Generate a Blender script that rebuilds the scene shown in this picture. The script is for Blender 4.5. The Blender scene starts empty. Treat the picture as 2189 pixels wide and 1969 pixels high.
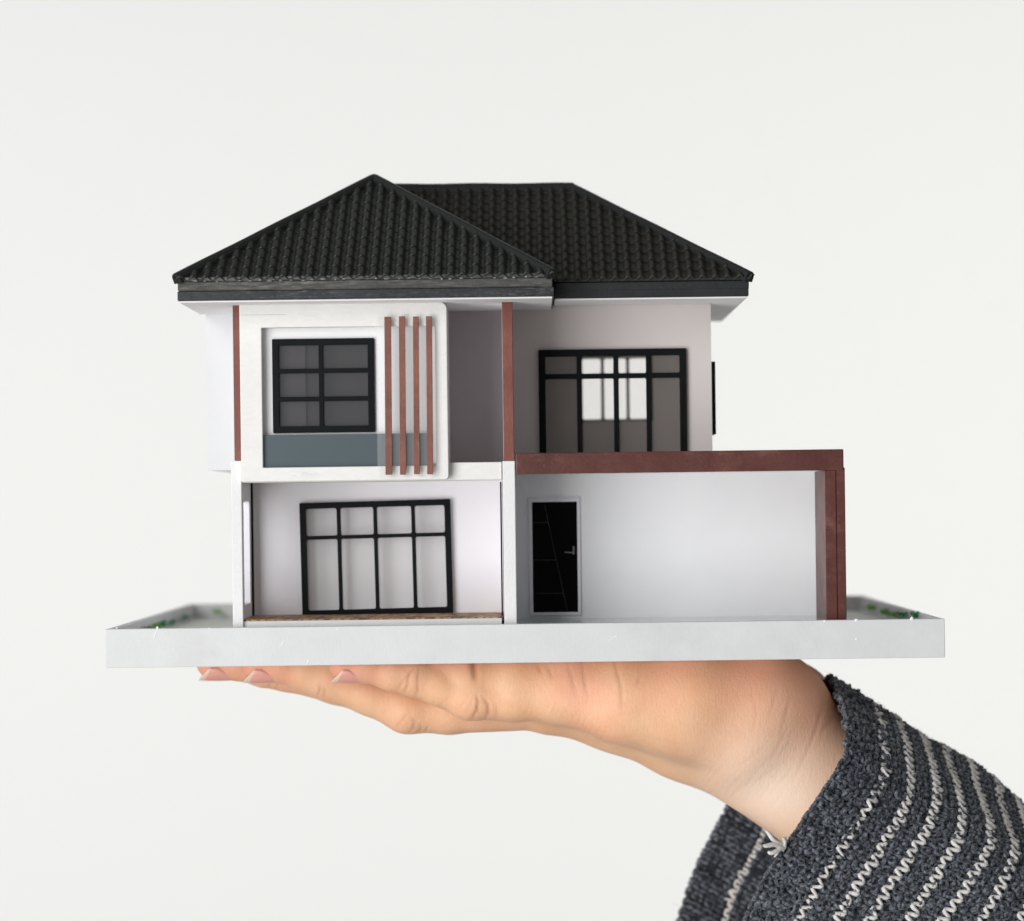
import bpy, bmesh, math, random
import numpy as np
from mathutils import Vector, Matrix

# ------------------------------------------------------------------ camera, world, lights, exposure
sc = bpy.context.scene
COL = sc.collection
random.seed(7); rng = np.random.default_rng(7)

D = 750.0            # mm, camera to the front face of the model's base
K = 0.1337           # mm per photo pixel at that distance
VX, VY = 1136.0, 1071.0
ROLL = math.radians(0.72)
CAM_Z = 1300.0       # mm above the floor

cd = bpy.data.cameras.new('camera'); cam = bpy.data.objects.new('camera', cd); COL.objects.link(cam)
sc.camera = cam
cam.location = (0, -D / 1000, CAM_Z / 1000)
cam.rotation_euler = (math.radians(90), ROLL, 0)
cd.sensor_width = 36.0; cd.sensor_fit = 'HORIZONTAL'
cd.lens = 36.0 * (D / K) / 2189.0
cd.shift_x = -41.5 / 2189.0
cd.shift_y = 86.5 / 2189.0
cd.clip_start = 0.02; cd.clip_end = 100
cd.dof.use_dof = True; cd.dof.focus_distance = 0.756; cd.dof.aperture_fstop = 10.0

w = bpy.data.worlds.new('World'); sc.world = w; w.use_nodes = True
bg = w.node_tree.nodes['Background']; bg.inputs[0].default_value = (1.0, 0.99, 0.975, 1); bg.inputs[1].default_value = 0.20

def area(name, loc, target, size, sy, power, color, spread=180):
    l = bpy.data.lights.new(name, 'AREA'); l.shape = 'RECTANGLE'; l.size = size; l.size_y = sy
    l.energy = power; l.color = color; l.spread = math.radians(spread)
    o = bpy.data.objects.new(name, l); COL.objects.link(o)
    o.location = loc
    o.rotation_euler = (Vector(target) - Vector(loc)).to_track_quat('-Z', 'Y').to_euler()
    return o
area('key_window', (-0.88, -1.18, 1.40), (0.0, 0.02, 1.27), 0.95, 1.7, 24.8, (0.99, 0.992, 1.0))
area('backdrop_lamp', (-1.7, 0.55, 1.3), (-0.1, 1.65, 1.3), 0.6, 2.4, 7.9, (1.0, 1.0, 0.995), 95)
area('backdrop_lamp', (1.7, 0.55, 1.3), (0.1, 1.65, 1.3), 0.6, 2.4, 9.9, (1.0, 0.998, 0.975), 95)
area('low_fill', (-0.55, -0.80, 0.55), (0.05, 0.03, 1.22), 0.9, 0.9, 4.9, (1.0, 0.985, 0.96))

vs = sc.view_settings
vs.view_transform = 'Standard'; vs.look = 'None'; vs.exposure = 0.0; vs.gamma = 1.0; vs.use_curve_mapping = False
sc.render.film_transparent = False
sc.cycles.use_denoising = True
sc.cycles.max_bounces = 10; sc.cycles.diffuse_bounces = 6; sc.cycles.glossy_bounces = 4
sc.cycles.transmission_bounces = 8; sc.cycles.transparent_max_bounces = 12
sc.cycles.sample_clamp_indirect = 6.0

# ------------------------------------------------------------------ measuring helpers (all in mm, z relative to the camera height)
CR, SR = math.cos(ROLL), math.sin(ROLL)
def at(px, py, Y=0.0):
    dx, du = px - VX, VY - py
    x = dx * CR + du * SR; z = -dx * SR + du * CR
    k = K * (D + Y) / D
    return (x * k, Y, z * k)
def to_px(V):
    k = K * (D + V[:, 1]) / D
    x = V[:, 0] / k; z = V[:, 2] / k
    return VX + x * CR - z * SR, VY - (x * SR + z * CR)
def AX(px, Y=0.0, py=VY): return at(px, py, Y)[0]
def AZ(py, Y=0.0, px=VX): return at(px, py, Y)[2]

ORG = {}
def empty(name, org):
    o = bpy.data.objects.new(name, None); COL.objects.link(o)
    o.location = ((org[0]) / 1000, org[1] / 1000, (org[2] + CAM_Z) / 1000); o.empty_display_size = 0.02
    ORG[o.name] = tuple(org); return o
def org_of(parent):
    while parent is not None and parent.name not in ORG: parent = parent.parent
    return ORG[parent.name] if parent else (0, 0, -CAM_Z)
def link(name, me, mat, parent):
    o = bpy.data.objects.new(name, me); COL.objects.link(o)
    if mat is not None:
        me.materials.clear()
        for m in (mat if isinstance(mat, (list, tuple)) else [mat]): me.materials.append(m)
    o.parent = parent
    return o
def from_data(name, V, F, mat, parent, smooth=False):
    og = np.array(org_of(parent))
    V = (np.asarray(V, dtype=np.float64) - og) / 1000.0
    me = bpy.data.meshes.new(name); me.from_pydata(V.tolist(), [], F if isinstance(F, list) else F.tolist()); me.update()
    if smooth: me.polygons.foreach_set('use_smooth', [True] * len(me.polygons))
    return link(name, me, mat, parent)
def bm_to(name, bm, mat, parent, smooth=False):
    og = Vector(org_of(parent))
    for v in bm.verts: v.co = (v.co - og) / 1000.0
    me = bpy.data.meshes.new(name); bm.to_mesh(me); bm.free()
    if smooth: me.polygons.foreach_set('use_smooth', [True] * len(me.polygons))
    return link(name, me, mat, parent)
def add_box(bm, x0, x1, y0, y1, z0, z1, bev=0.15, seg=1):
    if x0 > x1: x0, x1 = x1, x0
    if z0 > z1: z0, z1 = z1, z0
    g = bmesh.ops.create_cube(bm, size=1.0)
    for v in g['verts']:
        v.co = Vector(((x0 + x1) / 2 + v.co.x * (x1 - x0), (y0 + y1) / 2 + v.co.y * (y1 - y0), (z0 + z1) / 2 + v.co.z * (z1 - z0)))
    if bev:
        es = list({e for v in g['verts'] for e in v.link_edges})
        bmesh.ops.bevel(bm, geom=es, offset=bev, segments=seg, affect='EDGES', profile=0.5)
def box(name, x0, x1, y0, y1, z0, z1, mat, parent, bev=0.15, seg=1):
    bm = bmesh.new(); add_box(bm, x0, x1, y0, y1, z0, z1, bev, seg)
    return bm_to(name, bm, mat, parent)
def pbox(name, px0, py0, px1, py1, Y0, Y1, mat, parent, bev=0.15, seg=1):
    """box whose front face (at depth Y0) is measured on the photograph"""
    xm, ym = (px0 + px1) / 2, (py0 + py1) / 2
    return box(name, AX(px0, Y0, ym), AX(px1, Y0, ym), Y0, Y1, AZ(py1, Y0, xm), AZ(py0, Y0, xm), mat, parent, bev, seg)
def rrect(x0, x1, z0, z1, r=(0, 0, 0, 0), n=5):
    """rounded rectangle, radii tl, tr, br, bl"""
    if not isinstance(r, (tuple, list)): r = (r,) * 4
    pts = []
    for (cx, cz, sx, sz, a0, rr) in ((x0, z1, 1, -1, 180, r[0]), (x1, z1, -1, -1, 90, r[1]), (x1, z0, -1, 1, 0, r[2]), (x0, z0, 1, 1, 270, r[3])):
        if rr <= 0: pts.append((cx, cz)); continue
        for i in range(n + 1):
            a = math.radians(a0 - 90 * i / n)
            pts.append((cx + sx * rr + rr * math.cos(a), cz + sz * rr + rr * math.sin(a)))
    return pts
def plate(name, outer, holes, y0, y1, mat, parent, bev=0.0, vertical='xz', at_x=None):
    """a flat sheet with openings, cut in the xz plane (or yz at at_x .. at_x + thickness)"""
    cu = bpy.data.curves.new('cut', 'CURVE'); cu.dimensions = '2D'; cu.fill_mode = 'BOTH'
    cu.extrude = max((y1 - y0) / 2 - bev, 0.01); cu.bevel_depth = bev; cu.bevel_resolution = 2; cu.offset = -bev
    for poly in [outer] + holes:
        s = cu.splines.new('POLY'); s.points.add(len(poly) - 1)
        for p, q in zip(s.points, poly): p.co = (q[0], q[1], 0, 1)
        s.use_cyclic_u = True
    o = bpy.data.objects.new('cut', cu); COL.objects.link(o)
    dg = bpy.context.evaluated_depsgraph_get()
    me = bpy.data.meshes.new_from_object(o.evaluated_get(dg))
    bpy.data.objects.remove(o); bpy.data.curves.remove(cu)
    og = org_of(parent); ym = (y0 + y1) / 2
    n = len(me.vertices); co = np.empty(n * 3); me.vertices.foreach_get('co', co); co = co.reshape(-1, 3)
    if vertical == 'xz': out = np.stack([co[:, 0], ym - co[:, 2], co[:, 1]], 1)
    else: out = np.stack([ym + co[:, 2], co[:, 0], co[:, 1]], 1)     # (y,z) outline, thickness along x
    out = (out - np.array(og)) / 1000.0
    me.vertices.foreach_set('co', out.ravel()); me.update(); me.name = name
    return link(name, me, mat, parent)
def tube_data(pts, rad, sides=6, cap=True, V=None, F=None):
    """append a tube along pts (n x 3) to lists V, F"""
    pts = np.asarray(pts, float); n = len(pts)
    rad = np.broadcast_to(np.asarray(rad, float), (n,))
    T = np.gradient(pts, axis=0); T /= np.linalg.norm(T, axis=1)[:, None] + 1e-9
    ref = np.array([0.3, -0.9, 0.31]); N = np.cross(T, ref); N /= np.linalg.norm(N, axis=1)[:, None] + 1e-9
    B = np.cross(T, N)
    a = np.arange(sides) * 2 * math.pi / sides
    base = len(V)
    for i in range(n):
        for c, s in zip(np.cos(a), np.sin(a)):
            V.append(tuple(pts[i] + rad[i] * (c * N[i] + s * B[i])))
    for i in range(n - 1):
        for j in range(sides):
            k = (j + 1) % sides
            F.append((base + i * sides + j, base + i * sides + k, base + (i + 1) * sides + k, base + (i + 1) * sides + j))
    if cap:
        F.append(tuple(base + j for j in range(sides))[::-1])
        F.append(tuple(base + (n - 1) * sides + j for j in range(sides)))

# ------------------------------------------------------------------ materials
def nodes_of(name):
    m = bpy.data.materials.new(name); m.use_nodes = True
    nt = m.node_tree; return m, nt, nt.nodes['Principled BSDF']
def N(nt, t, **kw):
    n = nt.nodes.new(t)
    for k, v in kw.items():
        if k in n.inputs: n.inputs[k].default_value = v
        else: setattr(n, k, v)
    return n
def mixc(nt, fac, a, b, blend='MIX'):
    m = nt.nodes.new('ShaderNodeMix'); m.data_type = 'RGBA'; m.blend_type = blend
    for sock, val in ((m.inputs[0], fac), (m.inputs[6], a), (m.inputs[7], b)):
        if isinstance(val, bpy.types.NodeSocket): nt.links.new(val, sock)
        elif isinstance(val, (int, float)): sock.default_value = val
        else: sock.default_value = (*val, 1)
    return m.outputs[2]
def ramp(nt, fac, stops):
    r = nt.nodes.new('ShaderNodeValToRGB'); nt.links.new(fac, r.inputs[0])
    while len(r.color_ramp.elements) < len(stops): r.color_ramp.elements.new(0.5)
    for e, (p, c) in zip(r.color_ramp.elements, stops):
        e.position = p; e.color = (*c, 1) if not isinstance(c, (int, float)) else (c, c, c, 1)
    return r.outputs[0]
def noise(nt, scale, detail=3, rough=0.55, vec=None, stretch=None):
    tc = nt.nodes.new('ShaderNodeTexCoord'); src = tc.outputs['Object']
    if stretch:
        mp = nt.nodes.new('ShaderNodeMapping'); mp.inputs['Scale'].default_value = stretch
        nt.links.new(src, mp.inputs[0]); src = mp.outputs[0]
    n = N(nt, 'ShaderNodeTexNoise', Scale=scale, Detail=detail, Roughness=rough)
    nt.links.new(vec or src, n.inputs['Vector'])
    return n.outputs['Fac']
def painted(name, col, rough=0.5, bump=0.25, grain=1800, var=0.06, dirt=None, spec=0.4, stretch=None, worn=None, grainy=0.0):
    """paint on card or plastic: fine grain relief, uneven coat, a little dirt"""
    m, nt, b = nodes_of(name)
    b.inputs['Roughness'].default_value = rough; b.inputs['Specular IOR Level'].default_value = spec
    big = noise(nt, 90, 4)
    c = mixc(nt, ramp(nt, big, [(0.3, 0.0), (0.7, 1.0)]), tuple(x * (1 - var) for x in col), tuple(min(1, x * (1 + var)) for x in col))
    gr = noise(nt, grain * 1.3, 2, 0.7, stretch=stretch)
    c = mixc(nt, ramp(nt, gr, [(0.36, grainy), (0.6, 0.0)]), c, tuple(x * 0.72 for x in col))
    if dirt:
        dn = noise(nt, dirt[2] if len(dirt) > 2 else 60, 6, 0.65)
        c = mixc(nt, ramp(nt, dn, [(0.58, 0.0), (0.8, dirt[1])]), c, dirt[0])
    if worn:
        wn = noise(nt, worn[2], 8, 0.7, stretch=worn[3] if len(worn) > 3 else None)
        wm = N(nt, 'ShaderNodeMath', operation='MULTIPLY'); nt.links.new(ramp(nt, wn, [(worn[4] if len(worn) > 4 else 0.55, 0.0), (0.75, worn[1])]), wm.inputs[0])
        nt.links.new(ramp(nt, noise(nt, 75, 3, 0.6, stretch=(0.6, 1, 2.5)), [(0.36, 0.25), (0.62, 1.0)]), wm.inputs[1])
        c = mixc(nt, wm.outputs[0], c, worn[0])
    nt.links.new(c, b.inputs['Base Color'])
    f = noise(nt, grain, 3, 0.6, stretch=stretch)
    bp = N(nt, 'ShaderNodeBump', Strength=bump, Distance=0.00017); nt.links.new(f, bp.inputs['Height'])
    nt.links.new(bp.outputs[0], b.inputs['Normal'])
    rr = ramp(nt, big, [(0.2, max(0.0, rough - 0.08)), (0.8, min(1, rough + 0.1))]); nt.links.new(rr, b.inputs['Roughness'])
    return m
M = {}
M['backdrop'] = painted('matte_wall_paint', (0.81, 0.812, 0.80), 0.9, 0.05, 300, 0.004, spec=0.1)
M['base'] = painted('grey_white_base_paint', (0.655, 0.665, 0.665), 0.55, 0.25, 1300, 0.03, dirt=((0.50, 0.50, 0.485), 0.5, 28), stretch=(1, 1, 0.5), grainy=0.08)
M['tray'] = painted('tray_floor_paint', (0.76, 0.755, 0.73), 0.6, 0.3, 900, 0.05, dirt=((0.5, 0.5, 0.46), 0.5, 50))
M['white'] = painted('white_card', (0.83, 0.83, 0.845), 0.55, 0.12, 1400, 0.015, spec=0.35)
M['bright'] = painted('bright_white_card', (0.885, 0.885, 0.895), 0.5, 0.1, 1400, 0.012, spec=0.35)
M['lilac'] = painted('lilac_white_card', (0.815, 0.80, 0.835), 0.5, 0.1, 1400, 0.015, spec=0.35)
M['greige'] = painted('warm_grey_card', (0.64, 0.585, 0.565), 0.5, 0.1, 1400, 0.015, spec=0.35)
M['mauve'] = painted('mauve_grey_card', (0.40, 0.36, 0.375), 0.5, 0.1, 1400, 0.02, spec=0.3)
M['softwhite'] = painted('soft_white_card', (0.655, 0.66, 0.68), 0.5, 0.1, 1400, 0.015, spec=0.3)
M['cream'] = painted('cream_foam_board', (0.785, 0.775, 0.75), 0.6, 0.3, 700, 0.03, dirt=((0.72, 0.64, 0.46), 0.25, 70), stretch=(0.4, 1, 1), grainy=0.12)
M['post'] = painted('white_post_paint', (0.77, 0.77, 0.77), 0.5, 0.5, 1600, 0.02, stretch=(1, 1, 0.4), grainy=0.14)
M['brown'] = painted('red_brown_paint', (0.19, 0.062, 0.045), 0.5, 0.7, 1500, 0.12, worn=((0.42, 0.21, 0.17), 0.35, 220, (1, 1, 0.35), 0.5), stretch=(1, 1, 0.5), grainy=0.28)
M['brown_dark'] = painted('dark_red_brown_paint', (0.105, 0.034, 0.027), 0.40, 0.7, 1500, 0.15, worn=((0.30, 0.14, 0.11), 0.6, 200, (0.5, 1, 1), 0.52), stretch=(0.6, 1, 1), grainy=0.28)
M['slat'] = painted('brown_paper_strip', (0.225, 0.092, 0.068), 0.75, 0.9, 2200, 0.2, worn=((0.42, 0.26, 0.21), 0.45, 900, (1, 1, .5), 0.5), grainy=0.35)
M['black'] = painted('black_plastic', (0.004, 0.0048, 0.006), 0.45, 0.35, 2200, 0.2, spec=0.12)
M['roof'] = painted('black_roof_plastic', (0.0185, 0.0215, 0.0185), 0.42, 0.25, 1500, 0.25, dirt=((0.03, 0.032, 0.028), 0.6, 120), spec=0.38, grainy=0.28)
M['roof_b'] = painted('black_brown_roof_plastic', (0.028, 0.0272, 0.0222), 0.55, 0.25, 1500, 0.2, dirt=((0.042, 0.038, 0.03), 0.5, 120), spec=0.25, grainy=0.28)
M['cap'] = painted('black_ridge_cap', (0.019, 0.0205, 0.0205), 0.45, 0.3, 900, 0.15, spec=0.25)
M['fascia'] = painted('charcoal_fascia_paint', (0.021, 0.024, 0.028), 0.45, 0.7, 1500, 0.2, worn=((0.32, 0.30, 0.27), 0.7, 1500, (0.25, 1, 1.3), 0.50), stretch=(0.5, 1, 1), grainy=0.28)
M['fascia_main'] = painted('shaded_clean_fascia', (0.014, 0.015, 0.017), 0.5, 0.6, 1500, 0.2, worn=((0.10, 0.095, 0.085), 0.5, 900, (0.4, 1, 1.2), 0.60))  # less worn than the wing's; its shadow is also put into the colour
M['fascia_top'] = painted('worn_eave_edge', (0.050, 0.050, 0.047), 0.6, 0.7, 1300, 0.25, worn=((0.40, 0.38, 0.34), 0.7, 900, (0.18, 1, 1.6), 0.45))
M['chip'] = painted('chipped_edge_paint', (0.26, 0.32, 0.28), 0.6, 0.5, 1500, 0.3)
M['soffit'] = painted('soffit_card', (0.80, 0.79, 0.80), 0.6, 0.1, 900, 0.02)
M['doorblack'] = painted('gloss_black_door', (0.002, 0.002, 0.0025), 0.2, 0.02, 900, 0.1, spec=0.06)
M['metal'] = painted('brushed_handle', (0.16, 0.16, 0.16), 0.35, 0.1, 2000, 0.1)
M['inlay'] = painted('door_inlay', (0.035, 0.032, 0.03), 0.4, 0.1, 2000, 0.2)
M['whitespeck'] = painted('white_chip', (0.88, 0.88, 0.88), 0.7, 0.3, 2500, 0.02)
M['card_lilac'] = painted('lilac_grey_card', (0.20, 0.18, 0.21), 0.6, 0.1, 1500, 0.05)
M['card_grey'] = painted('dark_grey_card', (0.125, 0.122, 0.122), 0.6, 0.1, 1500, 0.05)
M['grime'] = painted('pencil_smudge', (0.5, 0.5, 0.52), 0.7, 0.1, 2000, 0.1)

def acrylic(name, col, rough, alpha, spec=0.5, coat=0.6, bumpy=0.15):
    m, nt, b = nodes_of(name)
    b.inputs['Base Color'].default_value = (*col, 1); b.inputs['Roughness'].default_value = rough
    b.inputs['Alpha'].default_value = alpha; b.inputs['Specular IOR Level'].default_value = spec
    b.inputs['Coat Weight'].default_value = coat; b.inputs['Coat Roughness'].default_value = 0.08
    f = noise(nt, 60, 2); bp = N(nt, 'ShaderNodeBump', Strength=bumpy, Distance=0.0004)
    nt.links.new(f, bp.inputs['Height']); nt.links.new(bp.outputs[0], b.inputs['Normal'])
    return m
M['pane_clear'] = acrylic('clear_window_film', (0.7, 0.7, 0.7), 0.12, 0.03, 0.3, 0.1)
M['pane_roomlight'] = acrylic('roomlit_window_film', (0.60, 0.535, 0.475), 0.2, 0.10, 0.4, 0.2, 0.3)  # warm film colour stands in for light inside the upper room
M['pane_frost'] = acrylic('hazy_window_film', (0.78, 0.755, 0.775), 0.22, 0.16)
M['pane_dark'] = acrylic('smoked_window_film', (0.10, 0.10, 0.105), 0.16, 0.38, 0.3, 0.2)
M['screen_film'] = acrylic('clear_screen_film', (0.8, 0.8, 0.8), 0.1, 0.09)
M['railing'] = acrylic('smoked_teal_acrylic', (0.085, 0.115, 0.13), 0.28, 0.90, 0.6)
M['carport_floor'] = acrylic('pale_glassy_sheet', (0.44, 0.50, 0.50), 0.035, 1.0, 0.45, 0.0, 0.0)

def wood_print():
    m, nt, b = nodes_of('printed_wood_floor')
    tc = nt.nodes.new('ShaderNodeTexCoord'); mp = nt.nodes.new('ShaderNodeMapping')
    mp.inputs['Scale'].default_value = (1, 0.35, 1); mp.inputs['Rotation'].default_value = (0, 0, math.radians(35))
    nt.links.new(tc.outputs['Object'], mp.inputs[0])
    n = N(nt, 'ShaderNodeTexNoise', Scale=420, Detail=4, Roughness=0.6); nt.links.new(mp.outputs[0], n.inputs['Vector'])
    wv = N(nt, 'ShaderNodeTexWave', Scale=160, Distortion=6.0, Detail=2); nt.links.new(mp.outputs[0], wv.inputs['Vector'])
    c = ramp(nt, n.outputs['Fac'], [(0.36, (0.05, 0.026, 0.015)), (0.46, (0.30, 0.15, 0.06)), (0.62, (0.52, 0.31, 0.15))])
    c = mixc(nt, ramp(nt, wv.outputs['Fac'], [(0.1, 0.65), (0.3, 0.0)]), c, (0.04, 0.022, 0.014))
    nt.links.new(c, b.inputs['Base Color']); b.inputs['Roughness'].default_value = 0.6
    return m
M['wood'] = wood_print()

def flock_mat(name, col):
    m, nt, b = nodes_of(name)
    c = mixc(nt, noise(nt, 900, 3), tuple(x * 0.5 for x in col), tuple(min(1, x * 1.5) for x in col))
    nt.links.new(c, b.inputs['Base Color']); b.inputs['Roughness'].default_value = 0.9
    return m
M['flock_g'] = flock_mat('green_flock', (0.02, 0.33, 0.13)); M['flock_l'] = flock_mat('light_green_flock', (0.22, 0.45, 0.10))
M['flock_w'] = flock_mat('grey_flock', (0.45, 0.48, 0.48))

def skin_mat():
    m, nt, b = nodes_of('skin')
    vc = nt.nodes.new('ShaderNodeVertexColor'); vc.layer_name = 'tone'
    sp = nt.nodes.new('ShaderNodeSeparateColor'); nt.links.new(vc.outputs['Color'], sp.inputs[0])
    mott = noise(nt, 110, 5, 0.6)
    base = mixc(nt, ramp(nt, mott, [(0.3, 0.0), (0.7, 1.0)]), (0.80, 0.455, 0.255), (0.87, 0.555, 0.345))
    base = mixc(nt, ramp(nt, noise(nt, 48, 3, 0.6), [(0.45, 0.0), (0.68, 0.32)]), base, (0.83, 0.40, 0.29))
    fine = noise(nt, 1100, 2)
    base = mixc(nt, ramp(nt, fine, [(0.35, 0.10), (0.65, 0.0)]), base, (0.62, 0.32, 0.18))
    base = mixc(nt, sp.outputs[2], base, (0.97, 0.74, 0.58))     # paler inner wrist
    c = mixc(nt, sp.outputs[0], base, (0.82, 0.32, 0.235))       # blood under the skin: finger ends, knuckles, heel
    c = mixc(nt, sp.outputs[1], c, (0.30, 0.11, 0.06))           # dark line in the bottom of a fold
    nt.links.new(c, b.inputs['Base Color'])
    b.inputs['Roughness'].default_value = 0.52; b.inputs['Specular IOR Level'].default_value = 0.35
    b.inputs['Subsurface Weight'].default_value = 0.22
    b.inputs['Subsurface Radius'].default_value = (1.0, 0.38, 0.2); b.inputs['Subsurface Scale'].default_value = 0.0022
    # fine skin lines: stretched cells running across the limb, and pores
    tc = nt.nodes.new('ShaderNodeTexCoord')
    mp = nt.nodes.new('ShaderNodeMapping'); mp.inputs['Rotation'].default_value = (0, math.radians(28), 0); mp.inputs['Scale'].default_value = (1.0, 0.45, 0.22)
    nt.links.new(tc.outputs['Object'], mp.inputs[0])
    n1 = N(nt, 'ShaderNodeTexNoise', Scale=1500, Detail=3, Roughness=0.6); nt.links.new(mp.outputs[0], n1.inputs['Vector'])
    v1 = N(nt, 'ShaderNodeTexVoronoi', Scale=1500); nt.links.new(tc.outputs['Object'], v1.inputs['Vector'])
    add = N(nt, 'ShaderNodeMath', operation='MULTIPLY_ADD'); nt.links.new(v1.outputs['Distance'], add.inputs[0]); add.inputs[1].default_value = 0.35
    nt.links.new(n1.outputs['Fac'], add.inputs[2])
    bp = N(nt, 'ShaderNodeBump', Strength=0.44, Distance=0.00022); nt.links.new(add.outputs[0], bp.inputs['Height'])
    nt.links.new(bp.outputs[0], b.inputs['Normal'])
    return m
M['skin'] = skin_mat()
def simple(name, col, rough, sss=0, coat=0):
    m, nt, b = nodes_of(name)
    b.inputs['Base Color'].default_value = (*col, 1); b.inputs['Roughness'].default_value = rough
    if sss: b.inputs['Subsurface Weight'].default_value = sss; b.inputs['Subsurface Radius'].default_value = (1, .4, .25); b.inputs['Subsurface Scale'].default_value = 0.0012
    b.inputs['Coat Weight'].default_value = coat; b.inputs['Coat Roughness'].default_value = 0.18
    return m
M['nail'] = simple('pink_nail', (0.88, 0.41, 0.335), 0.4, 0.2, 0.12)
M['nail_tip'] = simple('nail_free_edge', (0.86, 0.66, 0.52), 0.4, 0.15, 0.12)
def wool(name, dark, light, scale=1500):
    m, nt, b = nodes_of(name)
    f = noise(nt, scale, 3, 0.7); g = noise(nt, 260, 2)
    c = ramp(nt, f, [(0.38, dark), (0.52, tuple((a + 2 * b_) / 3 * 0.6 + a * 0.25 for a, b_ in zip(dark, light))), (0.66, light)])
    c = mixc(nt, ramp(nt, g, [(0.35, 0.35), (0.65, 0.0)]), c, tuple(x * 0.75 for x in dark))
    nt.links.new(c, b.inputs['Base Color'])
    b.inputs['Roughness'].default_value = 0.95; b.inputs['Specular IOR Level'].default_value = 0.1
    b.inputs['Sheen Weight'].default_value = 0.25; b.inputs['Sheen Roughness'].default_value = 0.5
    bp = N(nt, 'ShaderNodeBump', Strength=0.4, Distance=0.00022); nt.links.new(f, bp.inputs['Height']); nt.links.new(bp.outputs[0], b.inputs['Normal'])
    return m
M['wool_grey'] = wool('charcoal_heather_wool', (0.013, 0.015, 0.021), (0.27, 0.295, 0.345), 950)
M['wool_white'] = wool('off_white_wool', (0.70, 0.67, 0.635), (0.90, 0.88, 0.85), 1100)
M['wool_under'] = wool('dark_wool_ground', (0.010, 0.011, 0.014), (0.05, 0.055, 0.065))

# ------------------------------------------------------------------ the setting: a plain pale wall far behind
wall_bm = bmesh.new(); add_box(wall_bm, -4000, 4000, 1650, 1750, -CAM_Z, 2200, 0)
wl = bm_to('wall', wall_bm, M['backdrop'], None); wl['kind'] = 'structure'
wl['label'] = 'plain pale off-white wall out of focus behind everything'; wl['category'] = 'wall'

# ------------------------------------------------------------------ the model house
BX0, BX1 = AX(225, 0, 1380), AX(2020, 0, 1360)
BZ1, BZ0 = AZ(1335.5, 0, 1000), AZ(1418.5, 0, 1000)
BD = 182.0
Y_CAR = 39.5         # back wall of the carport
house = empty('model_house', ((BX0 + BX1) / 2, BD / 2, BZ0))
house['label'] = 'white architectural model house with black tiled roof on a flat base'; house['category'] = 'model house'

# base: a shallow tray with a raised rim
FLOOR = BZ1 - 5.0
base = box('base', BX0 + 0.4, BX1 - 0.4, 1.0, BD - 1.0, BZ0 + 0.3, FLOOR, M['tray'], house, 0.1)
box('rim_panel', BX0, BX1, 0, 2.2, BZ0, BZ1, M['base'], base, 0.22, 2)
box('rim_panel', BX0, BX1, BD - 2.2, BD, BZ0, BZ1 + 0.1, M['base'], base, 0.2, 2)
box('rim_panel', BX0 + 0.05, BX0 + 2.2, 2.22, BD - 2.22, BZ0 + 0.02, BZ1 - 0.05, M['base'], base, 0.2, 2)
box('rim_panel', BX1 - 2.2, BX1 - 0.05, 2.22, BD - 2.22, BZ0 + 0.02, BZ1 - 0.05, M['base'], base, 0.2, 2)
box('carport_floor', AX(1100, 2.4, 1330), AX(1772, 2.4, 1330), 2.4, Y_CAR - .05, BZ1 - 1.6, BZ1 - 0.35, M['carport_floor'], base, 0.1)
# knocks, glue drops and specks on the front edge
for (px, py, s) in ((1830, 1326, 0.55), (1949, 1323, 0.6), (1830, 1366, 0.36), (1762, 1327, 0.3), (336, 1342, 0.35), (250, 1343, 0.25), (722, 1345, 0.28), (447, 1342, 0.2), (1315, 1361, 0.2)):
    bm = bmesh.new(); bmesh.ops.create_icosphere(bm, subdivisions=1, radius=s)
    c = Vector(at(px, py, 0.0))
    for v in bm.verts: v.co = c + Vector((v.co.x * random.uniform(.7, 1.3), v.co.y * 0.35, v.co.z * random.uniform(.7, 1.3)))
    bm_to('paint_speck', bm, M['whitespeck'], base)
for (a, b_) in (((336, 1346), (328, 1368)), ((610, 1368), (597, 1386)), ((655, 1423), (662, 1409)), ((1318, 1362), (1300, 1369))):
    V, F = [], []; p, q = Vector(at(*a, -0.02)), Vector(at(*b_, -0.02))
    tube_data([p, p.lerp(q, .3), p.lerp(q, .7), q], [0.03, 0.14, 0.12, 0.03], 6, True, V, F)
    from_data('paint_nick', V, F, M['whitespeck'], base)

def flock(spots, mat):
    V, F = [], []
    for (x, y, z, r, n) in spots:
        for i in range(n * 2):
            c = Vector((x, y, z)) + Vector((random.gauss(0, .6), random.gauss(0, r), abs(random.gauss(0, .7))))
            s = random.uniform(0.25, 0.6); d = [Vector((random.gauss(0, 1), random.gauss(0, 1), random.gauss(0, 1))).normalized() * s for _ in range(4)]
            k = len(V); V += [tuple(c + q) for q in d]; F += [(k, k + 1, k + 2), (k, k + 2, k + 3), (k, k + 3, k + 1), (k + 1, k + 3, k + 2)]
    o = from_data('moss_flock', V, F, mat, base); o['kind'] = 'stuff'
LX, RX = BX0 + 2.7, BX1 - 2.7
flock([(LX, 96, FLOOR + 1.4, 2.2, 70), (LX, 118, FLOOR + 1, 3, 40), (LX, 150, FLOOR + 1, 3, 40), (RX, 38, FLOOR + 4, 1.2, 40), (RX, 62, FLOOR + 3, 3.5, 40)], M['flock_g'])
flock([(LX, 68, FLOOR + 1, 4, 90), (LX, 84, FLOOR + 1, 3, 60), (LX + 8, 176, FLOOR + 2, 2.5, 40), (RX, 80, FLOOR + 2, 4, 90), (RX, 104, FLOOR + 2, 5, 120), (RX, 140, FLOOR + 2, 5, 80)], M['flock_l'])
flock([(LX, 60, FLOOR + 1.5, 8, 80), (RX, 50, FLOOR + 2, 14, 160), (LX, 140, FLOOR + 1, 14, 60)], M['flock_w'])

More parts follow.
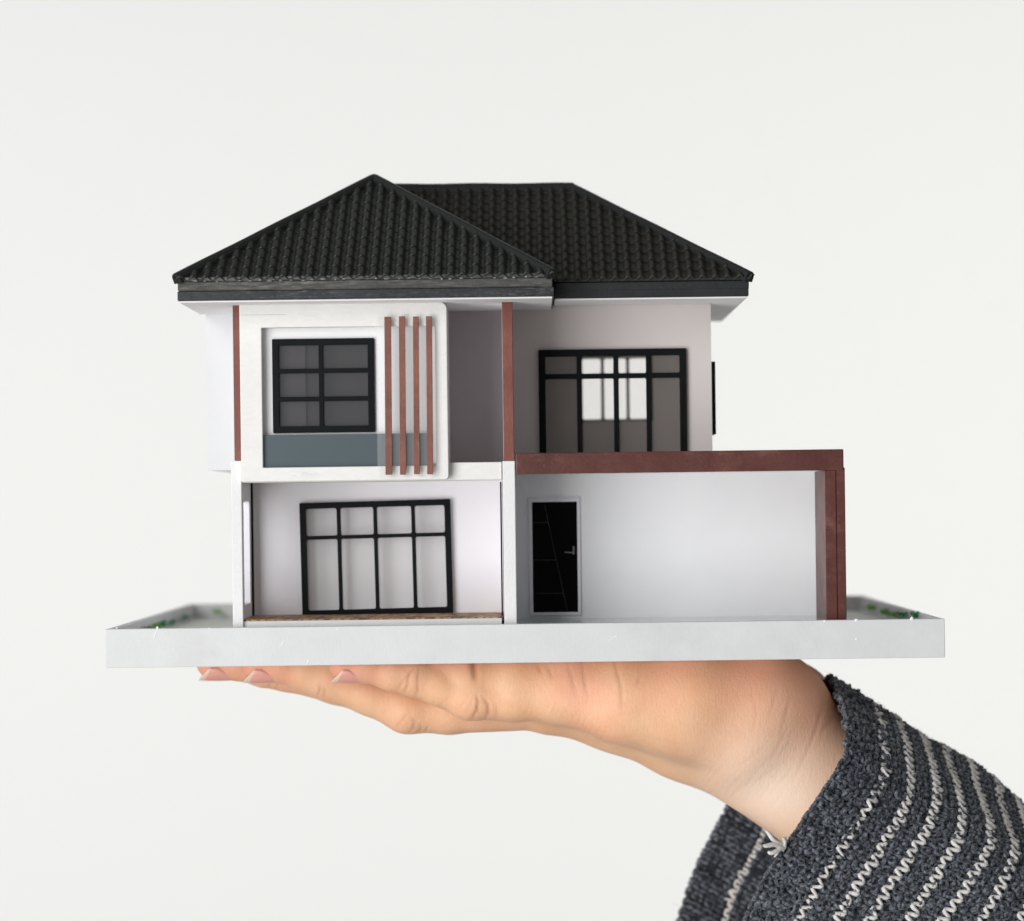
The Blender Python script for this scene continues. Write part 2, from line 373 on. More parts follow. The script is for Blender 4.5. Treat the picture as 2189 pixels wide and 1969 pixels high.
# depths of the main planes (mm behind the front face of the base)
Y_POST, Y_MAIN, Y_BACK = 4.0, 36.0, 104.0
XL_UP = AX(442, Y_MAIN, 830)          # overhanging upper storey, left end
XR = AX(1521, Y_MAIN, 800)            # right end of the main block
Z2 = AZ(1000, Y_MAIN, 900)            # upper floor level
ZS = AZ(641, -10, 780)                # underside of the wing's eaves
ZSM = ZS + 1.2                        # underside of the main eaves
XG0 = AX(515, Y_POST, 1170); XG1 = AX(1074, Y_POST, 1170)
ZWF = AZ(1322, Y_POST, 800)           # wooden floor level

# main upper storey
hx0, hx1 = AX(1168, Y_MAIN, 850), AX(1454, Y_MAIN, 850); hz1, hz0 = AZ(758, Y_MAIN, 1310), AZ(990, Y_MAIN, 1310)
xs_ = AX(960, Y_MAIN, 850)
plate('front_wall', rrect(XL_UP, xs_ - .02, Z2, ZSM), [], Y_MAIN, Y_MAIN + 2, M['softwhite'], house)
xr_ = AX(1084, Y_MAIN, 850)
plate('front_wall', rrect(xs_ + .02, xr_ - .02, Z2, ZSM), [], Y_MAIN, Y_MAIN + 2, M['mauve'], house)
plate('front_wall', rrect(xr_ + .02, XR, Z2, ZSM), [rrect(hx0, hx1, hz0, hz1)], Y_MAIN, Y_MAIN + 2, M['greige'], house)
bx0, bx1 = AX(1238, Y_BACK, 830), AX(1396, Y_BACK, 830); bz1, bz0 = AZ(760, Y_BACK, 1315), AZ(902, Y_BACK, 1315)
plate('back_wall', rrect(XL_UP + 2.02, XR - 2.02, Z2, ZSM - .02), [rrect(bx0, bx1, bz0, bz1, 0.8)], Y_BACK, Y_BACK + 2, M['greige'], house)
box('side_wall', XL_UP, XL_UP + 2, Y_MAIN + 2.02, Y_BACK + 2, Z2, ZSM - .02, M['white'], house, 0)
box('side_wall', XR - 2, XR, Y_MAIN + 2.02, Y_BACK + 2, Z2, ZSM - .02, M['white'], house, 0)
xp = AX(1082, Y_MAIN, 850)
box('partition_wall', xp, xp + 1.6, Y_MAIN + 2.02, Y_BACK - .02, Z2 + 1.62, ZSM - .04, M['lilac'], house, 0)
box('upper_floor', XL_UP + 2.05, XR - 2.05, Y_MAIN + 2.05, Y_BACK - .05, Z2 + .02, Z2 + 1.6, M['white'], house, 0.05)
# main ground storey behind
gx0, gx1, gz0, gz1 = AX(652, Y_MAIN, 1190), AX(958, Y_MAIN, 1190), AZ(1307, Y_MAIN, 805), AZ(1080, Y_MAIN, 805)
plate('front_wall', rrect(XG0 + 2.06, XG1 - .02, FLOOR, Z2 - .03), [rrect(gx0, gx1, gz0, gz1)], Y_MAIN, Y_MAIN + 1.8, M['lilac'], house)
box('backing_card', gx0 - 9, gx1 + 6, Y_MAIN + 4.0, Y_MAIN + 5.0, gz0 - 3, gz1 + 5, M['bright'], house, 0)
box('backing_floor', gx0 - 9, gx1 + 6, Y_MAIN + 1.85, Y_MAIN + 3.95, gz0 - 3, gz0 - .4, M['white'], house, 0)
box('carport_wall', XG1 + 2.05, AX(1793, Y_CAR, 1150), Y_CAR, Y_CAR + 1.8, FLOOR, Z2 - .05, M['bright'], house, 0)
box('side_wall', XG0 + .02, XG0 + 2.04, Y_MAIN + .1, Y_BACK, FLOOR, Z2 - .03, M['white'], house, 0)
box('back_wall', XG0 + 2.06, XR - .05, Y_BACK - .1, Y_BACK + 1.7, FLOOR, Z2 - .03, M['white'], house, 0)
box('side_wall', XR - 2, XR - .1, Y_CAR + 1.84, Y_BACK - .14, FLOOR, Z2 - .03, M['white'], house, 0)

# front wing, ground storey
def post(px0, px1, py0, py1, mat, dx_bottom=0.0):
    bm = bmesh.new(); xm = (px0 + px1) / 2
    add_box(bm, AX(px0, Y_POST - 1, py0), AX(px1, Y_POST - 1, py0), Y_POST - 1, Y_POST + 2.4, AZ(py1, Y_POST, xm), AZ(py0, Y_POST, xm), 0.18, 2)
    return bm_to('post', bm, mat, house)
post(493.5, 515.5, 985.5, 1352, M['post']); post(1074, 1100.5, 985.5, 1350, M['post'])
post(497, 514, 651, 985, M['brown']); post(1072.5, 1095, 643, 985, M['brown'])
# side wall with its tall opening
sy0, sy1 = Y_POST + 2.5, Y_MAIN - .05
plate('side_wall', rrect(sy0, sy1, FLOOR, AZ(1000, 5, 500)), [rrect(13.0, 28.5, AZ(1292, 18, 530), AZ(1072, 18, 530), 0.8)], XG0 - 2.0, XG0 - 0.1, M['lilac'], house, vertical='yz')
box('corner_strip', XG0 - .05, XG0 + .55, Y_MAIN - 3.2, Y_MAIN - 2.6, ZWF + .05, AZ(1028, Y_MAIN, 540), M['black'], house, 0.05)
box('side_wall', XG1 + .1, XG1 + 2.0, Y_POST + 2.5, Y_CAR + 1.8, FLOOR, AZ(1000, 5, 1080), M['white'], house, 0)
box('corner_strip', XG1 - .5, XG1 - .05, Y_POST + 1.0, Y_POST + 2.0, ZWF + .1, AZ(1030, Y_POST, 1070), M['black'], house, 0.05)
box('wood_floor', XG0 + .02, XG1 - .02, Y_POST + .7, Y_MAIN - .02, ZWF - 1.2, ZWF, M['wood'], house, 0)
pbox('plinth', 516.5, 1325, 1073, 1352, Y_POST, Y_POST + 1.8, M['post'], house, 0.15)
pbox('floor_beam', 516, 991, 1072.5, 1028.5, Y_POST - .3, Y_MAIN - .05, M['cream'], house, 0.2, 2)
box('side_wall', AX(1074.5, Y_POST + 2.6, 830), AX(1093, Y_POST + 2.6, 830), Y_POST + 2.6, Y_MAIN - .05, AZ(984, Y_POST, 1080), ZS - .2, M['lilac'], house, 0)
# projecting bay on the upper storey
YB0 = 0.6
fx0, fx1 = AX(513.5, YB0, 838), AX(957, YB0, 838); fz1, fz0 = AZ(648.5, YB0, 735), AZ(1027.5, YB0, 735)
ox0, ox1 = AX(560.5, YB0, 848), AX(931, YB0, 848); oz1, oz0 = AZ(698.5, YB0, 745), AZ(997.5, YB0, 745)
bay = plate('bay_frame', rrect(fx0, fx1, fz0, fz1, (0.4, 1.9, 1.1, 0.4)), [rrect(ox0, ox1, oz0, oz1, 0.15, 2)], YB0, 3.6, M['cream'], house, 0.25)
pbox('joint_line', 515, 672.5, 610, 673.6, YB0 - .03, YB0 + .5, M['grime'], bay, 0)
wx0, wx1 = AX(585, 3.8, 825), AX(799, 3.8, 825); wz1, wz0 = AZ(726, 3.8, 690), AZ(922, 3.8, 690)
plate('bay_wall', rrect(fx0 + .4, fx1 - .4, fz0 + .3, fz1 - .3), [rrect(wx0 + 1, wx1 - 1, wz0 + 1, wz1 - 1)], 3.7, 5.2, M['white'], house)
box('bay_side', fx1 - 2.2, fx1 - .5, 5.3, Y_MAIN - .05, fz0 + .4, fz1 - .4, M['cream'], house, 0)
box('bay_side', fx0 + .5, fx0 + 2.2, 5.3, Y_MAIN - .05, fz0 + .4, fz1 - .4, M['cream'], house, 0)
box('bay_top', fx0 + 2.3, fx1 - 2.3, 5.3, Y_MAIN - .05, fz1 - 1.6, fz1 - .4, M['cream'], house, 0)
xm_ = AX(655, 8, 825)
box('room_standin_card', wx0, xm_ - .02, 5.4, 6.1, wz0 - .5, wz1 + .5, M['card_lilac'], house, 0)  # cards added behind the pane, standing in for the dim two-toned interior
box('room_standin_card', xm_ + .02, wx1, 6.4, 7.1, wz0 - .5, wz1 + .5, M['card_grey'], house, 0)
pbox('railing_panel', 562.5, 928, 913, 999.5, 1.9, 2.8, M['railing'], house, 0.08)

for (a, b_) in (((645, 1018), (648, 1011)), ((648, 1011), (660, 1012)), ((652, 1018), (655, 1012)), ((658, 1018), (662, 1013)), ((664, 1018), (667, 1012)), ((670, 1018), (674, 1013)), ((674, 1013), (684, 1016)), ((624, 1018), (634, 1017))):
    V, F = [], []; tube_data([Vector(at(*a, YB0)), Vector(at((a[0] + b_[0]) / 2, (a[1] + b_[1]) / 2 - .5, YB0)), Vector(at(*b_, YB0))], .05, 4, True, V, F); from_data('pencil_mark', V, F, M['grime'], bay)
# slatted screen on a clear sheet
screen = pbox('screen_sheet', 805, 676, 933, 1019, -0.9, -0.1, M['screen_film'], house, 0.06)
for (x0, x1, t, b_) in ((823.5, 838, 677, 1015), (854.5, 868, 676, 1015), (884.5, 897, 676.5, 1014), (912.5, 925.5, 676, 1014)):
    bm = bmesh.new(); add_box(bm, AX(x0, -1.5, 845), AX(x1, -1.5, 845), -1.35, -0.95, AZ(b_, -1.5, x0), AZ(t, -1.5, x0), 0.1, 1)
    zt, zb = AZ(t, -1.5, x0), AZ(b_, -1.5, x0)
    for v in bm.verts: v.co.x -= 0.22 * (zt - v.co.z) / (zt - zb)
    bm_to('slat', bm, M['slat'], screen)

# windows: laser-cut frames with rounded inner corners, each pane its own sheet
def window(px0, py0, px1, py1, Y, thick, xs, ys, pane_mat, fw, mw, rot=0.0, r=0.5, parent=house, matf=None, pane_y=None, label=None):
    xm, ym = (px0 + px1) / 2, (py0 + py1) / 2
    X0, X1, Z0, Z1 = AX(px0, Y, ym), AX(px1, Y, ym), AZ(py1, Y, xm), AZ(py0, Y, xm)
    k = K * (D + Y) / D
    vx = [X0 + fw * k - mw * k / 2] + [AX(x, Y, ym) for x in xs] + [X1 - fw * k + mw * k / 2]
    vz = [Z1 - fw * k + mw * k / 2] + [AZ(y, Y, xm) for y in ys] + [Z0 + fw * k - mw * k / 2]
    cells = []
    for i in range(len(vx) - 1):
        for j in range(len(vz) - 1):
            cells.append((vx[i] + mw * k / 2, vx[i + 1] - mw * k / 2, vz[j + 1] + mw * k / 2, vz[j] - mw * k / 2))
    c = Vector(((X0 + X1) / 2, 0, (Z0 + Z1) / 2))
    def R(pts):
        out = []
        for (x, z) in pts:
            dx, dz = x - c.x, z - c.z
            out.append((c.x + dx * math.cos(rot) - dz * math.sin(rot), c.z + dx * math.sin(rot) + dz * math.cos(rot)))
        return out
    f = plate('window', R(rrect(X0, X1, Z0, Z1, 0.25, 2)), [R(rrect(*q, r, 4)) for q in cells], Y - thick, Y, matf or M['black'], parent, 0.1)
    py = Y - thick * 0.45 if pane_y is None else pane_y
    for (a, b_, z0, z1) in cells:
        plate('pane', R(rrect(a - .12, b_ + .12, z0 - .12, z1 + .12)), [], py, py + 0.25, pane_mat, f)
    return f
window(583, 724, 801, 925, 3.65, 0.9, [687], [793, 853], M['pane_dark'], 14, 9.5, 0.0, 0.15)
window(644, 1071, 966, 1314, Y_MAIN - .1, 1.7, [727, 805, 886], [1146], M['pane_frost'], 13, 8, math.radians(0.9), 0.55)
window(1152, 746.5, 1468, 992, Y_MAIN - .05, 1.3, [1239, 1317.5, 1387], [804], M['pane_roomlight'], 15, 11, 0.0, 0.4)
window(1236, 758, 1398, 905, Y_BACK + 3.2, 1.1, [1288, 1342], [803], M['pane_clear'], 9, 7, 0.0, 0.7)
# window frame on the right-hand gable, seen edge-on
sw = plate('window', rrect(41, 77, AZ(930, 50, 1528), AZ(776, 50, 1528), 0.3, 2), [rrect(43, 58.5, AZ(924, 50, 1528), AZ(783, 50, 1528), .4), rrect(59.5, 75, AZ(924, 50, 1528), AZ(783, 50, 1528), .4)], XR + .02, XR + 1.5, M['black'], house, 0.08, 'yz')
for a, b_ in ((43, 58.5), (59.5, 75)):
    plate('pane', rrect(a - .1, b_ + .1, AZ(924, 50, 1528) - .1, AZ(783, 50, 1528) + .1), [], XR + .3, XR + .5, M['pane_dark'], sw, 0, 'yz')

# carport: brown beam and column, terrace slab
beam = bmesh.new()
bz0_, bz1_ = AZ(1009.5, 2.6, 1450), AZ(964.5, 2.6, 1450)
add_box(beam, AX(1102.5, 2.6, 990), AX(1803.5, 2.6, 985), 2.6, 4.6, bz0_, bz1_, 0.3, 2)
bm_to('carport_beam', beam, M['brown_dark'], house)
box('terrace', AX(1104, 4.7, 990), AX(1801, 4.7, 990), 4.65, Y_CAR - .05, bz0_ + .2, bz1_ - .5, M['white'], house, 0.05)
cz1 = AZ(1009.5, 2.8, 1785) - .05
col1 = box('carport_column', AX(1765, 2.8, 1160), AX(1788.5, 2.8, 1160), 2.8, 30, FLOOR, bz0_ - .02, M['brown_dark'], house, 0.15)
box('column_board', AX(1789, 3.0, 1160), AX(1808, 3.0, 1160), 3.0, 30, FLOOR, bz0_ + .8, M['brown_dark'], col1, 0.2)
# door in the carport
YD = Y_CAR - 1.0
dx0, dx1 = AX(1131, YD, 1190), AX(1241, YD, 1190); dz1, dz0 = AZ(1064, YD, 1185), AZ(1315, YD, 1185)
ix0, ix1 = AX(1138.5, YD, 1190), AX(1234.5, YD, 1190); iz1, iz0 = AZ(1073, YD, 1185), AZ(1309, YD, 1185)
door = box('door', ix0 - .2, ix1 + .2, YD + .2, YD + 1.02, iz0 - .2, iz1 + .2, M['doorblack'], house, 0)
plate('door_frame', rrect(dx0, dx1, dz0, dz1), [rrect(ix0, ix1, iz0, iz1)], YD + .05, YD + 1.03, M['lilac'], door, 0.08)
def strip(name, a, b_, wd, Y, mat, parent):
    V, F = [], []; p, q = Vector(at(*a, Y)), Vector(at(*b_, Y)); tube_data([p, p.lerp(q, .5), q], wd, 4, True, V, F); from_data(name, V, F, mat, parent)
strip('inlay_line', (1164, 1080), (1213, 1306), .12, YD + .2, M['inlay'], door)
for (a, b_) in (((1140, 1117), (1172, 1117)), ((1140, 1197), (1189, 1197)), ((1140, 1268), (1204, 1268))): strip('inlay_line', a, b_, .14, YD + .2, M['inlay'], door)
hd = box('handle', *[AX(p, YD, 1175) for p in (1224, 1228.5)], YD - .3, YD + .25, AZ(1186, YD, 1225), AZ(1167, YD, 1225), M['metal'], door, 0.3, 2)
strip('lever', (1227, 1181.5), (1207, 1180.5), .22, YD - 1.0, M['metal'], hd)

# ------------------------------------------------------------------ roof
PIT = 0.640                       # rise over run
def slope_frame(origin, u, up):
    """origin at the eave; u along the eave; up = horizontal direction uphill. returns local->world matrix columns"""
    u = Vector(u); h = Vector(up); wdir = (h + Vector((0, 0, PIT))).normalized(); n = u.cross(wdir)
    if n.z < 0: n = -n
    return Vector(origin), u, wdir, n
TW, TL = 3.62, 5.78
def tile_mesh_data(nu, hump, height, lip, power):
    """one roof tile: a rounded roll and a shallow pan, its lower edge lapping over the next row"""
    V, F = [], []
    def prof(t):
        return height * math.sin(math.pi * (t / hump)) ** power if 0 < t < hump else -0.10 * math.sin(math.pi * (t - hump) / (1 - hump))
    ts = [i / nu for i in range(nu + 1)]
    rows = [(0, 0.0, 0.0), (0.0, lip, 1.0), (0.12, lip * .95, 1.0), (0.55, lip * .55, 0.98), (1.06, 0.0, 0.92)]
    for k, (wv, lift, s_) in enumerate(rows):
        for t in ts:
            V.append((t * TW, (wv if k else 0.004) * TL, lift + prof(t) * (s_ if k else 0.80)))
    n1 = nu + 1
    for r in range(len(rows) - 1):
        for i in range(nu): F.append((r * n1 + i, r * n1 + i + 1, (r + 1) * n1 + i + 1, (r + 1) * n1 + i))
    return V, F
TILE_WING = tile_mesh_data(9, 0.74, 1.45, 0.20, 0.85)
TILE_MAIN = tile_mesh_data(9, 0.60, 1.25, 0.58, 0.95)
def roof_slope(parent, frame, poly, mat, as_parts, u0=0.0, limit_rows=None, tile=None):
    """lay tiles over a convex polygon given in (u, w) on the slope"""
    O, U, W, Nn = frame; TV, TF = tile or TILE_WING
    og = Vector(org_of(parent))
    rot = Matrix((U, W, Nn)).transposed().to_4x4()
    shared = bpy.data.meshes.new('roof_tile'); shared.from_pydata([(a / 1000, b_ / 1000, c / 1000) for a, b_, c in TV], [], TF); shared.update()
    shared.polygons.foreach_set('use_smooth', [True] * len(shared.polygons)); shared.materials.append(mat)
    us = [p[0] for p in poly]; ws = [p[1] for p in poly]
    cen = (sum(us) / len(us), sum(ws) / len(ws))
    edges = []
    for i in range(len(poly)):
        a, b_ = poly[i], poly[(i + 1) % len(poly)]
        nx, ny = b_[1] - a[1], -(b_[0] - a[0]); L = math.hypot(nx, ny); nx /= L; ny /= L
        if (cen[0] - a[0]) * nx + (cen[1] - a[1]) * ny > 0: nx, ny = -nx, -ny
        edges.append((a, (nx, ny)))          # outward normal
    SV, SF = [], []
    rows = int(math.ceil((max(ws)) / TL)); c0 = int(math.floor((min(us) - u0) / TW)); c1 = int(math.ceil((max(us) - u0) / TW))
    for r in range(rows):
        for c in range(c0, c1):
            ou, ow = u0 + c * TW, r * TL
            cor = [(ou, ow), (ou + TW, ow), (ou, ow + TL), (ou + TW, ow + TL)]
            dist = [[(p[0] - a[0]) * n[0] + (p[1] - a[1]) * n[1] for p in cor] for a, n in edges]
            if any(min(d) > -0.25 for d in dist): continue
            inside = all(max(d) < 0.6 for d in dist)
            part = as_parts and (limit_rows is None or r < limit_rows)
            if inside and part:
                o = bpy.data.objects.new('tile', shared); COL.objects.link(o); o.parent = parent
                jl = random.uniform(-.05, .05)
                o.matrix_local = Matrix.Translation((O + U * (ou) + W * (ow + jl) + Nn * random.uniform(-.04, .04) - og) / 1000) @ rot
                continue
            bm = bmesh.new(); vs_ = [bm.verts.new((a + ou, b_ + ow, z)) for a, b_, z in TV]
            for f in TF: bm.faces.new([vs_[i] for i in f])
            if not inside:
                for (a, n) in edges:
                    bmesh.ops.bisect_plane(bm, geom=bm.verts[:] + bm.edges[:] + bm.faces[:], dist=1e-5, plane_co=(a[0], a[1], 0), plane_no=(n[0], n[1], 0), clear_outer=True)
            if len(bm.faces) == 0: bm.free(); continue
            bm.verts.index_update()
            wv = [tuple(O + U * v.co.x + W * v.co.y + Nn * v.co.z) for v in bm.verts]; wf = [tuple(v.index for v in f.verts) for f in bm.faces]
            bm.free()
            if part: from_data('tile', wv, wf, mat, parent, True)
            else:
                k = len(SV); SV += wv; SF += [tuple(i + k for i in f) for f in wf]
    if SV:
        o = from_data('roof_tiling', SV, SF, mat, parent, True); o['kind'] = 'stuff'

# wing roof: eaves x EL..ER, front at EY, hipped at the front, ridge running back into the main roof
EL, ER, EY = -99.8, 7.2, -11.0
ZE = AZ(596, EY, 780)
half = (ER - EL) / 2; XC = (EL + ER) / 2
ME_Y, MXR, MXL = 13.0, 64.9, -99.8
ZEM = ZE + 0.5
mh = 51.6; MRY = ME_Y + mh
SL = math.sqrt(1 + PIT * PIT)
roof = bmesh.new(); add_box(roof, EL + .8, ER - .5, EY + .9, Y_MAIN + 4, ZE - 2.75, ZE - .12, 0.25, 1)
wing_roof = bm_to('roof', roof, M['fascia_top'], house)
box('fascia', EL + .7, ER - .1, EY + 1.0, Y_MAIN + 3.9, ZS + .35, AZ(617.5, EY, 780), M['fascia'], wing_roof, 0.2, 1)
box('soffit', EL + 1.2, ER - .6, EY + 1.5, Y_MAIN - .06, ZS - .15, ZS + .33, M['soffit'], wing_roof, 0.05)
box('eave_filler', EL + 2.2, ER - 2.2, EY + .28, EY + 1.6, ZE - .1, ZE + 1.05, M['fascia_top'], wing_roof, 0.2)
ftri = [(0, 0), (ER - EL, 0), (half, half * SL)]
roof_slope(wing_roof, slope_frame((EL, EY, ZE), (1, 0, 0), (0, 1, 0)), ftri, M['roof'], True, u0=0.3)
# the wing's side slopes
back_run = MRY - EY
roof_slope(wing_roof, slope_frame((EL, EY, ZE), (0, 1, 0), (1, 0, 0)), [(0, 0), (back_run + half * .2, 0), (back_run, half * SL), (half, half * SL)], M['roof'], False)
roof_slope(wing_roof, slope_frame((ER, EY, ZE), (0, 1, 0), (-1, 0, 0)), [(0, 0), (24, 0), (24 + half, half * SL), (half, half * SL)], M['roof'], False)
# main roof
mr = bmesh.new(); add_box(mr, ER + .2, MXR - .8, ME_Y + .9, Y_MAIN + 4, ZEM - 2.75, ZEM - .12, 0.25, 1); add_box(mr, MXL + .8, MXR - .8, Y_MAIN + 4.02, ME_Y + 2 * mh - .9, ZEM - 2.75, ZEM - .12, 0.25, 1)
main_roof = bm_to('roof', mr, M['fascia_main'], house)
zfm = AZ(617.5, EY, 780) + 1.1
bmf = bmesh.new(); add_box(bmf, ER + .05, MXR - .9, ME_Y + 1.0, Y_MAIN + 3.9, ZSM + .35, zfm, 0.2, 1); add_box(bmf, MXL + .9, MXR - .9, Y_MAIN + 3.95, ME_Y + 2 * mh - 1, ZSM + .35, zfm, 0.2, 1)
bm_to('fascia', bmf, M['fascia_main'], main_roof)
box('soffit', ER + .3, MXR - 1.4, ME_Y + 1.5, Y_MAIN - .3, ZSM - .15, ZSM + .33, M['soffit'], main_roof, 0.05)
box('soffit', XR + .3, MXR - 1.4, Y_MAIN - .25, ME_Y + 2 * mh - 2, ZSM - .15, ZSM + .33, M['soffit'], main_roof, 0.05)
WMX = MXR - MXL
box('eave_filler', ER + 1.0, MXR - 2.2, ME_Y + .28, ME_Y + 1.6, ZEM - .1, ZEM + 1.0, M['fascia_main'], main_roof, 0.2)
fr = slope_frame((MXL, ME_Y, ZEM), (1, 0, 0), (0, 1, 0))
vx_ = ER - MXL
roof_slope(main_roof, fr, [(vx_ - 3, 0), (WMX, 0), (WMX - mh, mh * SL), (vx_ - mh - 5, mh * SL)], M['roof_b'], True, u0=0.9, limit_rows=7, tile=TILE_MAIN)
roof_slope(main_roof, slope_frame((MXR, ME_Y, ZEM), (0, 1, 0), (-1, 0, 0)), [(0, 0), (2 * mh, 0), (mh, mh * SL)], M['roof_b'], False, tile=TILE_MAIN)
roof_slope(main_roof, slope_frame((MXL, ME_Y + 2 * mh, ZEM), (1, 0, 0), (0, -1, 0)), [(0, 0), (WMX, 0), (WMX - mh, mh * SL), (mh, mh * SL)], M['roof_b'], False, tile=TILE_MAIN)
roof_slope(main_roof, slope_frame((MXL, ME_Y + mh, ZEM), (0, 1, 0), (1, 0, 0)), [(-8, 0), (mh, 0), (0, mh * SL), (-8, mh * SL)], M['roof_b'], False, tile=TILE_MAIN)
# hip and ridge caps: half-round strips
def cap(name, a, b_, parent, mat, wd=1.7, ht=1.95, wob=0.10):
    a, b_ = Vector(a), Vector(b_); T = (b_ - a).normalized(); side = T.cross(Vector((0, 0, 1))).normalized(); up = side.cross(T)
    n = 14; prof = [(-1, -0.6), (-1, .25), (-.72, .78), (-.2, 1), (.3, .98), (.78, .7), (1, .2), (1, -.6)]
    V, F = [], []
    for i in range(n + 1):
        p = a.lerp(b_, i / n) + up * (math.sin(i * 1.1) * wob * .5) + side * random.uniform(-wob, wob) * .3
        for (s, h) in prof: V.append(tuple(p + side * s * wd + up * h * ht))
    m_ = len(prof)
    for i in range(n):
        for j in range(m_): k = (j + 1) % m_; F.append((i * m_ + j, (i + 1) * m_ + j, (i + 1) * m_ + k, i * m_ + k))
    F.append(tuple(range(m_))); F.append(tuple(n * m_ + j for j in range(m_))[::-1])
    from_data(name, V, F, mat, parent)
ZR = ZE + half * PIT; ZRM = ZEM + mh * PIT
lift = Vector((0, 0, 0.0))
apex = Vector((XC, EY + half, ZR)) + lift
cap('hip_cap', Vector((EL + .6, EY + .6, ZE + .4)) + lift, apex, wing_roof, M['cap']); cap('hip_cap', Vector((ER - .6, EY + .6, ZE + .4)) + lift, apex, wing_roof, M['cap'])
cap('ridge_cap', apex, (XC, MRY + 4, ZR + .7), wing_roof, M['cap'])
rend = Vector((MXR - mh, MRY, ZRM)) + lift
cap('ridge_cap', (MXL + mh, MRY, ZRM + .4), rend + Vector((1, 0, 0)), main_roof, M['cap'], wob=0.2)
cap('hip_cap', Vector((MXR - .6, ME_Y + .6, ZEM + .4)) + lift, rend, main_roof, M['cap']); cap('hip_cap', Vector((MXR - .6, ME_Y + 2 * mh - .6, ZEM + .4)) + lift, rend, main_roof, M['cap'])
# chipped paint crumbs along the front eave
for i in range(34):
    x = EL + 6 + (ER - EL - 8) * i / 33 + random.uniform(-.5, .5)
    bm = bmesh.new(); bmesh.ops.create_icosphere(bm, subdivisions=1, radius=1)
    sx, sz = random.uniform(.35, .9), random.uniform(.12, .32); c = Vector((x, EY + .35, ZE + random.uniform(-.3, .15)))
    for v in bm.verts: v.co = c + Vector((v.co.x * sx * random.uniform(.7, 1.2), v.co.y * .3, v.co.z * sz * random.uniform(.6, 1.3)))
    bm_to('paint_chip', bm, M['chip'], wing_roof)

# ------------------------------------------------------------------ the person: one raised hand in a knitted sleeve
ZB = BZ0 - 0.04                                   # the underside of the base, where the hand carries it
person = empty('person', at(1900, 1800, 45))
person['label'] = 'open palm-up hand in charcoal knit sleeve with white stripes, carrying the model house'; person['category'] = 'person'

H = 0.62
lo = np.array([at(390, 1400, 40)[0], -8.0, at(2300, 2250, 40)[2]]); hi = np.array([at(2300, 1500, 40)[0], 128.0, ZB + 3])
nx, ny, nz = [int(math.ceil(v)) + 1 for v in (hi - lo) / H]
gx = (lo[0] + np.arange(nx) * H).astype(np.float32); gy = (lo[1] + np.arange(ny) * H).astype(np.float32); gz = (lo[2] + np.arange(nz) * H).astype(np.float32)
G = np.full((nx, ny, nz), 40.0, np.float32)
def smin(a, b_, k):
    h = np.maximum(k - np.abs(a - b_), 0) / k
    return np.minimum(a, b_) - h * h * k * 0.25
def sl(g, a, b_): return slice(max(0, np.searchsorted(g, a) - 1), np.searchsorted(g, b_) + 1)
def prim_field(p0, p1, r0, r1, sq, margin):
    """tapered capsule, squashed: sq = (sy, sz) scale of the cross-section"""
    p0, p1 = np.array(p0, np.float32), np.array(p1, np.float32); R = max(r0, r1) * max(1, sq[0], sq[1]) + margin
    mn, mx = np.minimum(p0, p1) - R, np.maximum(p0, p1) + R
    S = (sl(gx, mn[0], mx[0]), sl(gy, mn[1], mx[1]), sl(gz, mn[2], mx[2]))
    x = gx[S[0]][:, None, None]; y = gy[S[1]][None, :, None]; z = gz[S[2]][None, None, :]
    d = p1 - p0; L2 = float(d @ d) + 1e-9
    t = np.clip(((x - p0[0]) * d[0] + (y - p0[1]) * d[1] + (z - p0[2]) * d[2]) / L2, 0, 1)
    ex = x - p0[0] - t * d[0]; ey = (y - p0[1] - t * d[1]) / sq[0]; ez = (z - p0[2] - t * d[2]) / sq[1]
    r = r0 + (r1 - r0) * t
    return S, (np.sqrt(ex * ex + ey * ey + ez * ez) - r).astype(np.float32)
def chain_into(A, pts, k, sq=(1, 1)):
    for (a, b_) in zip(pts[:-1], pts[1:]):
        S, d = prim_field(a[:3], b_[:3], a[3], b_[3], sq, 9.0)
        A[S] = smin(A[S], d, k)
def fp(px, py, Y, r): return (*at(px, py, Y), r)
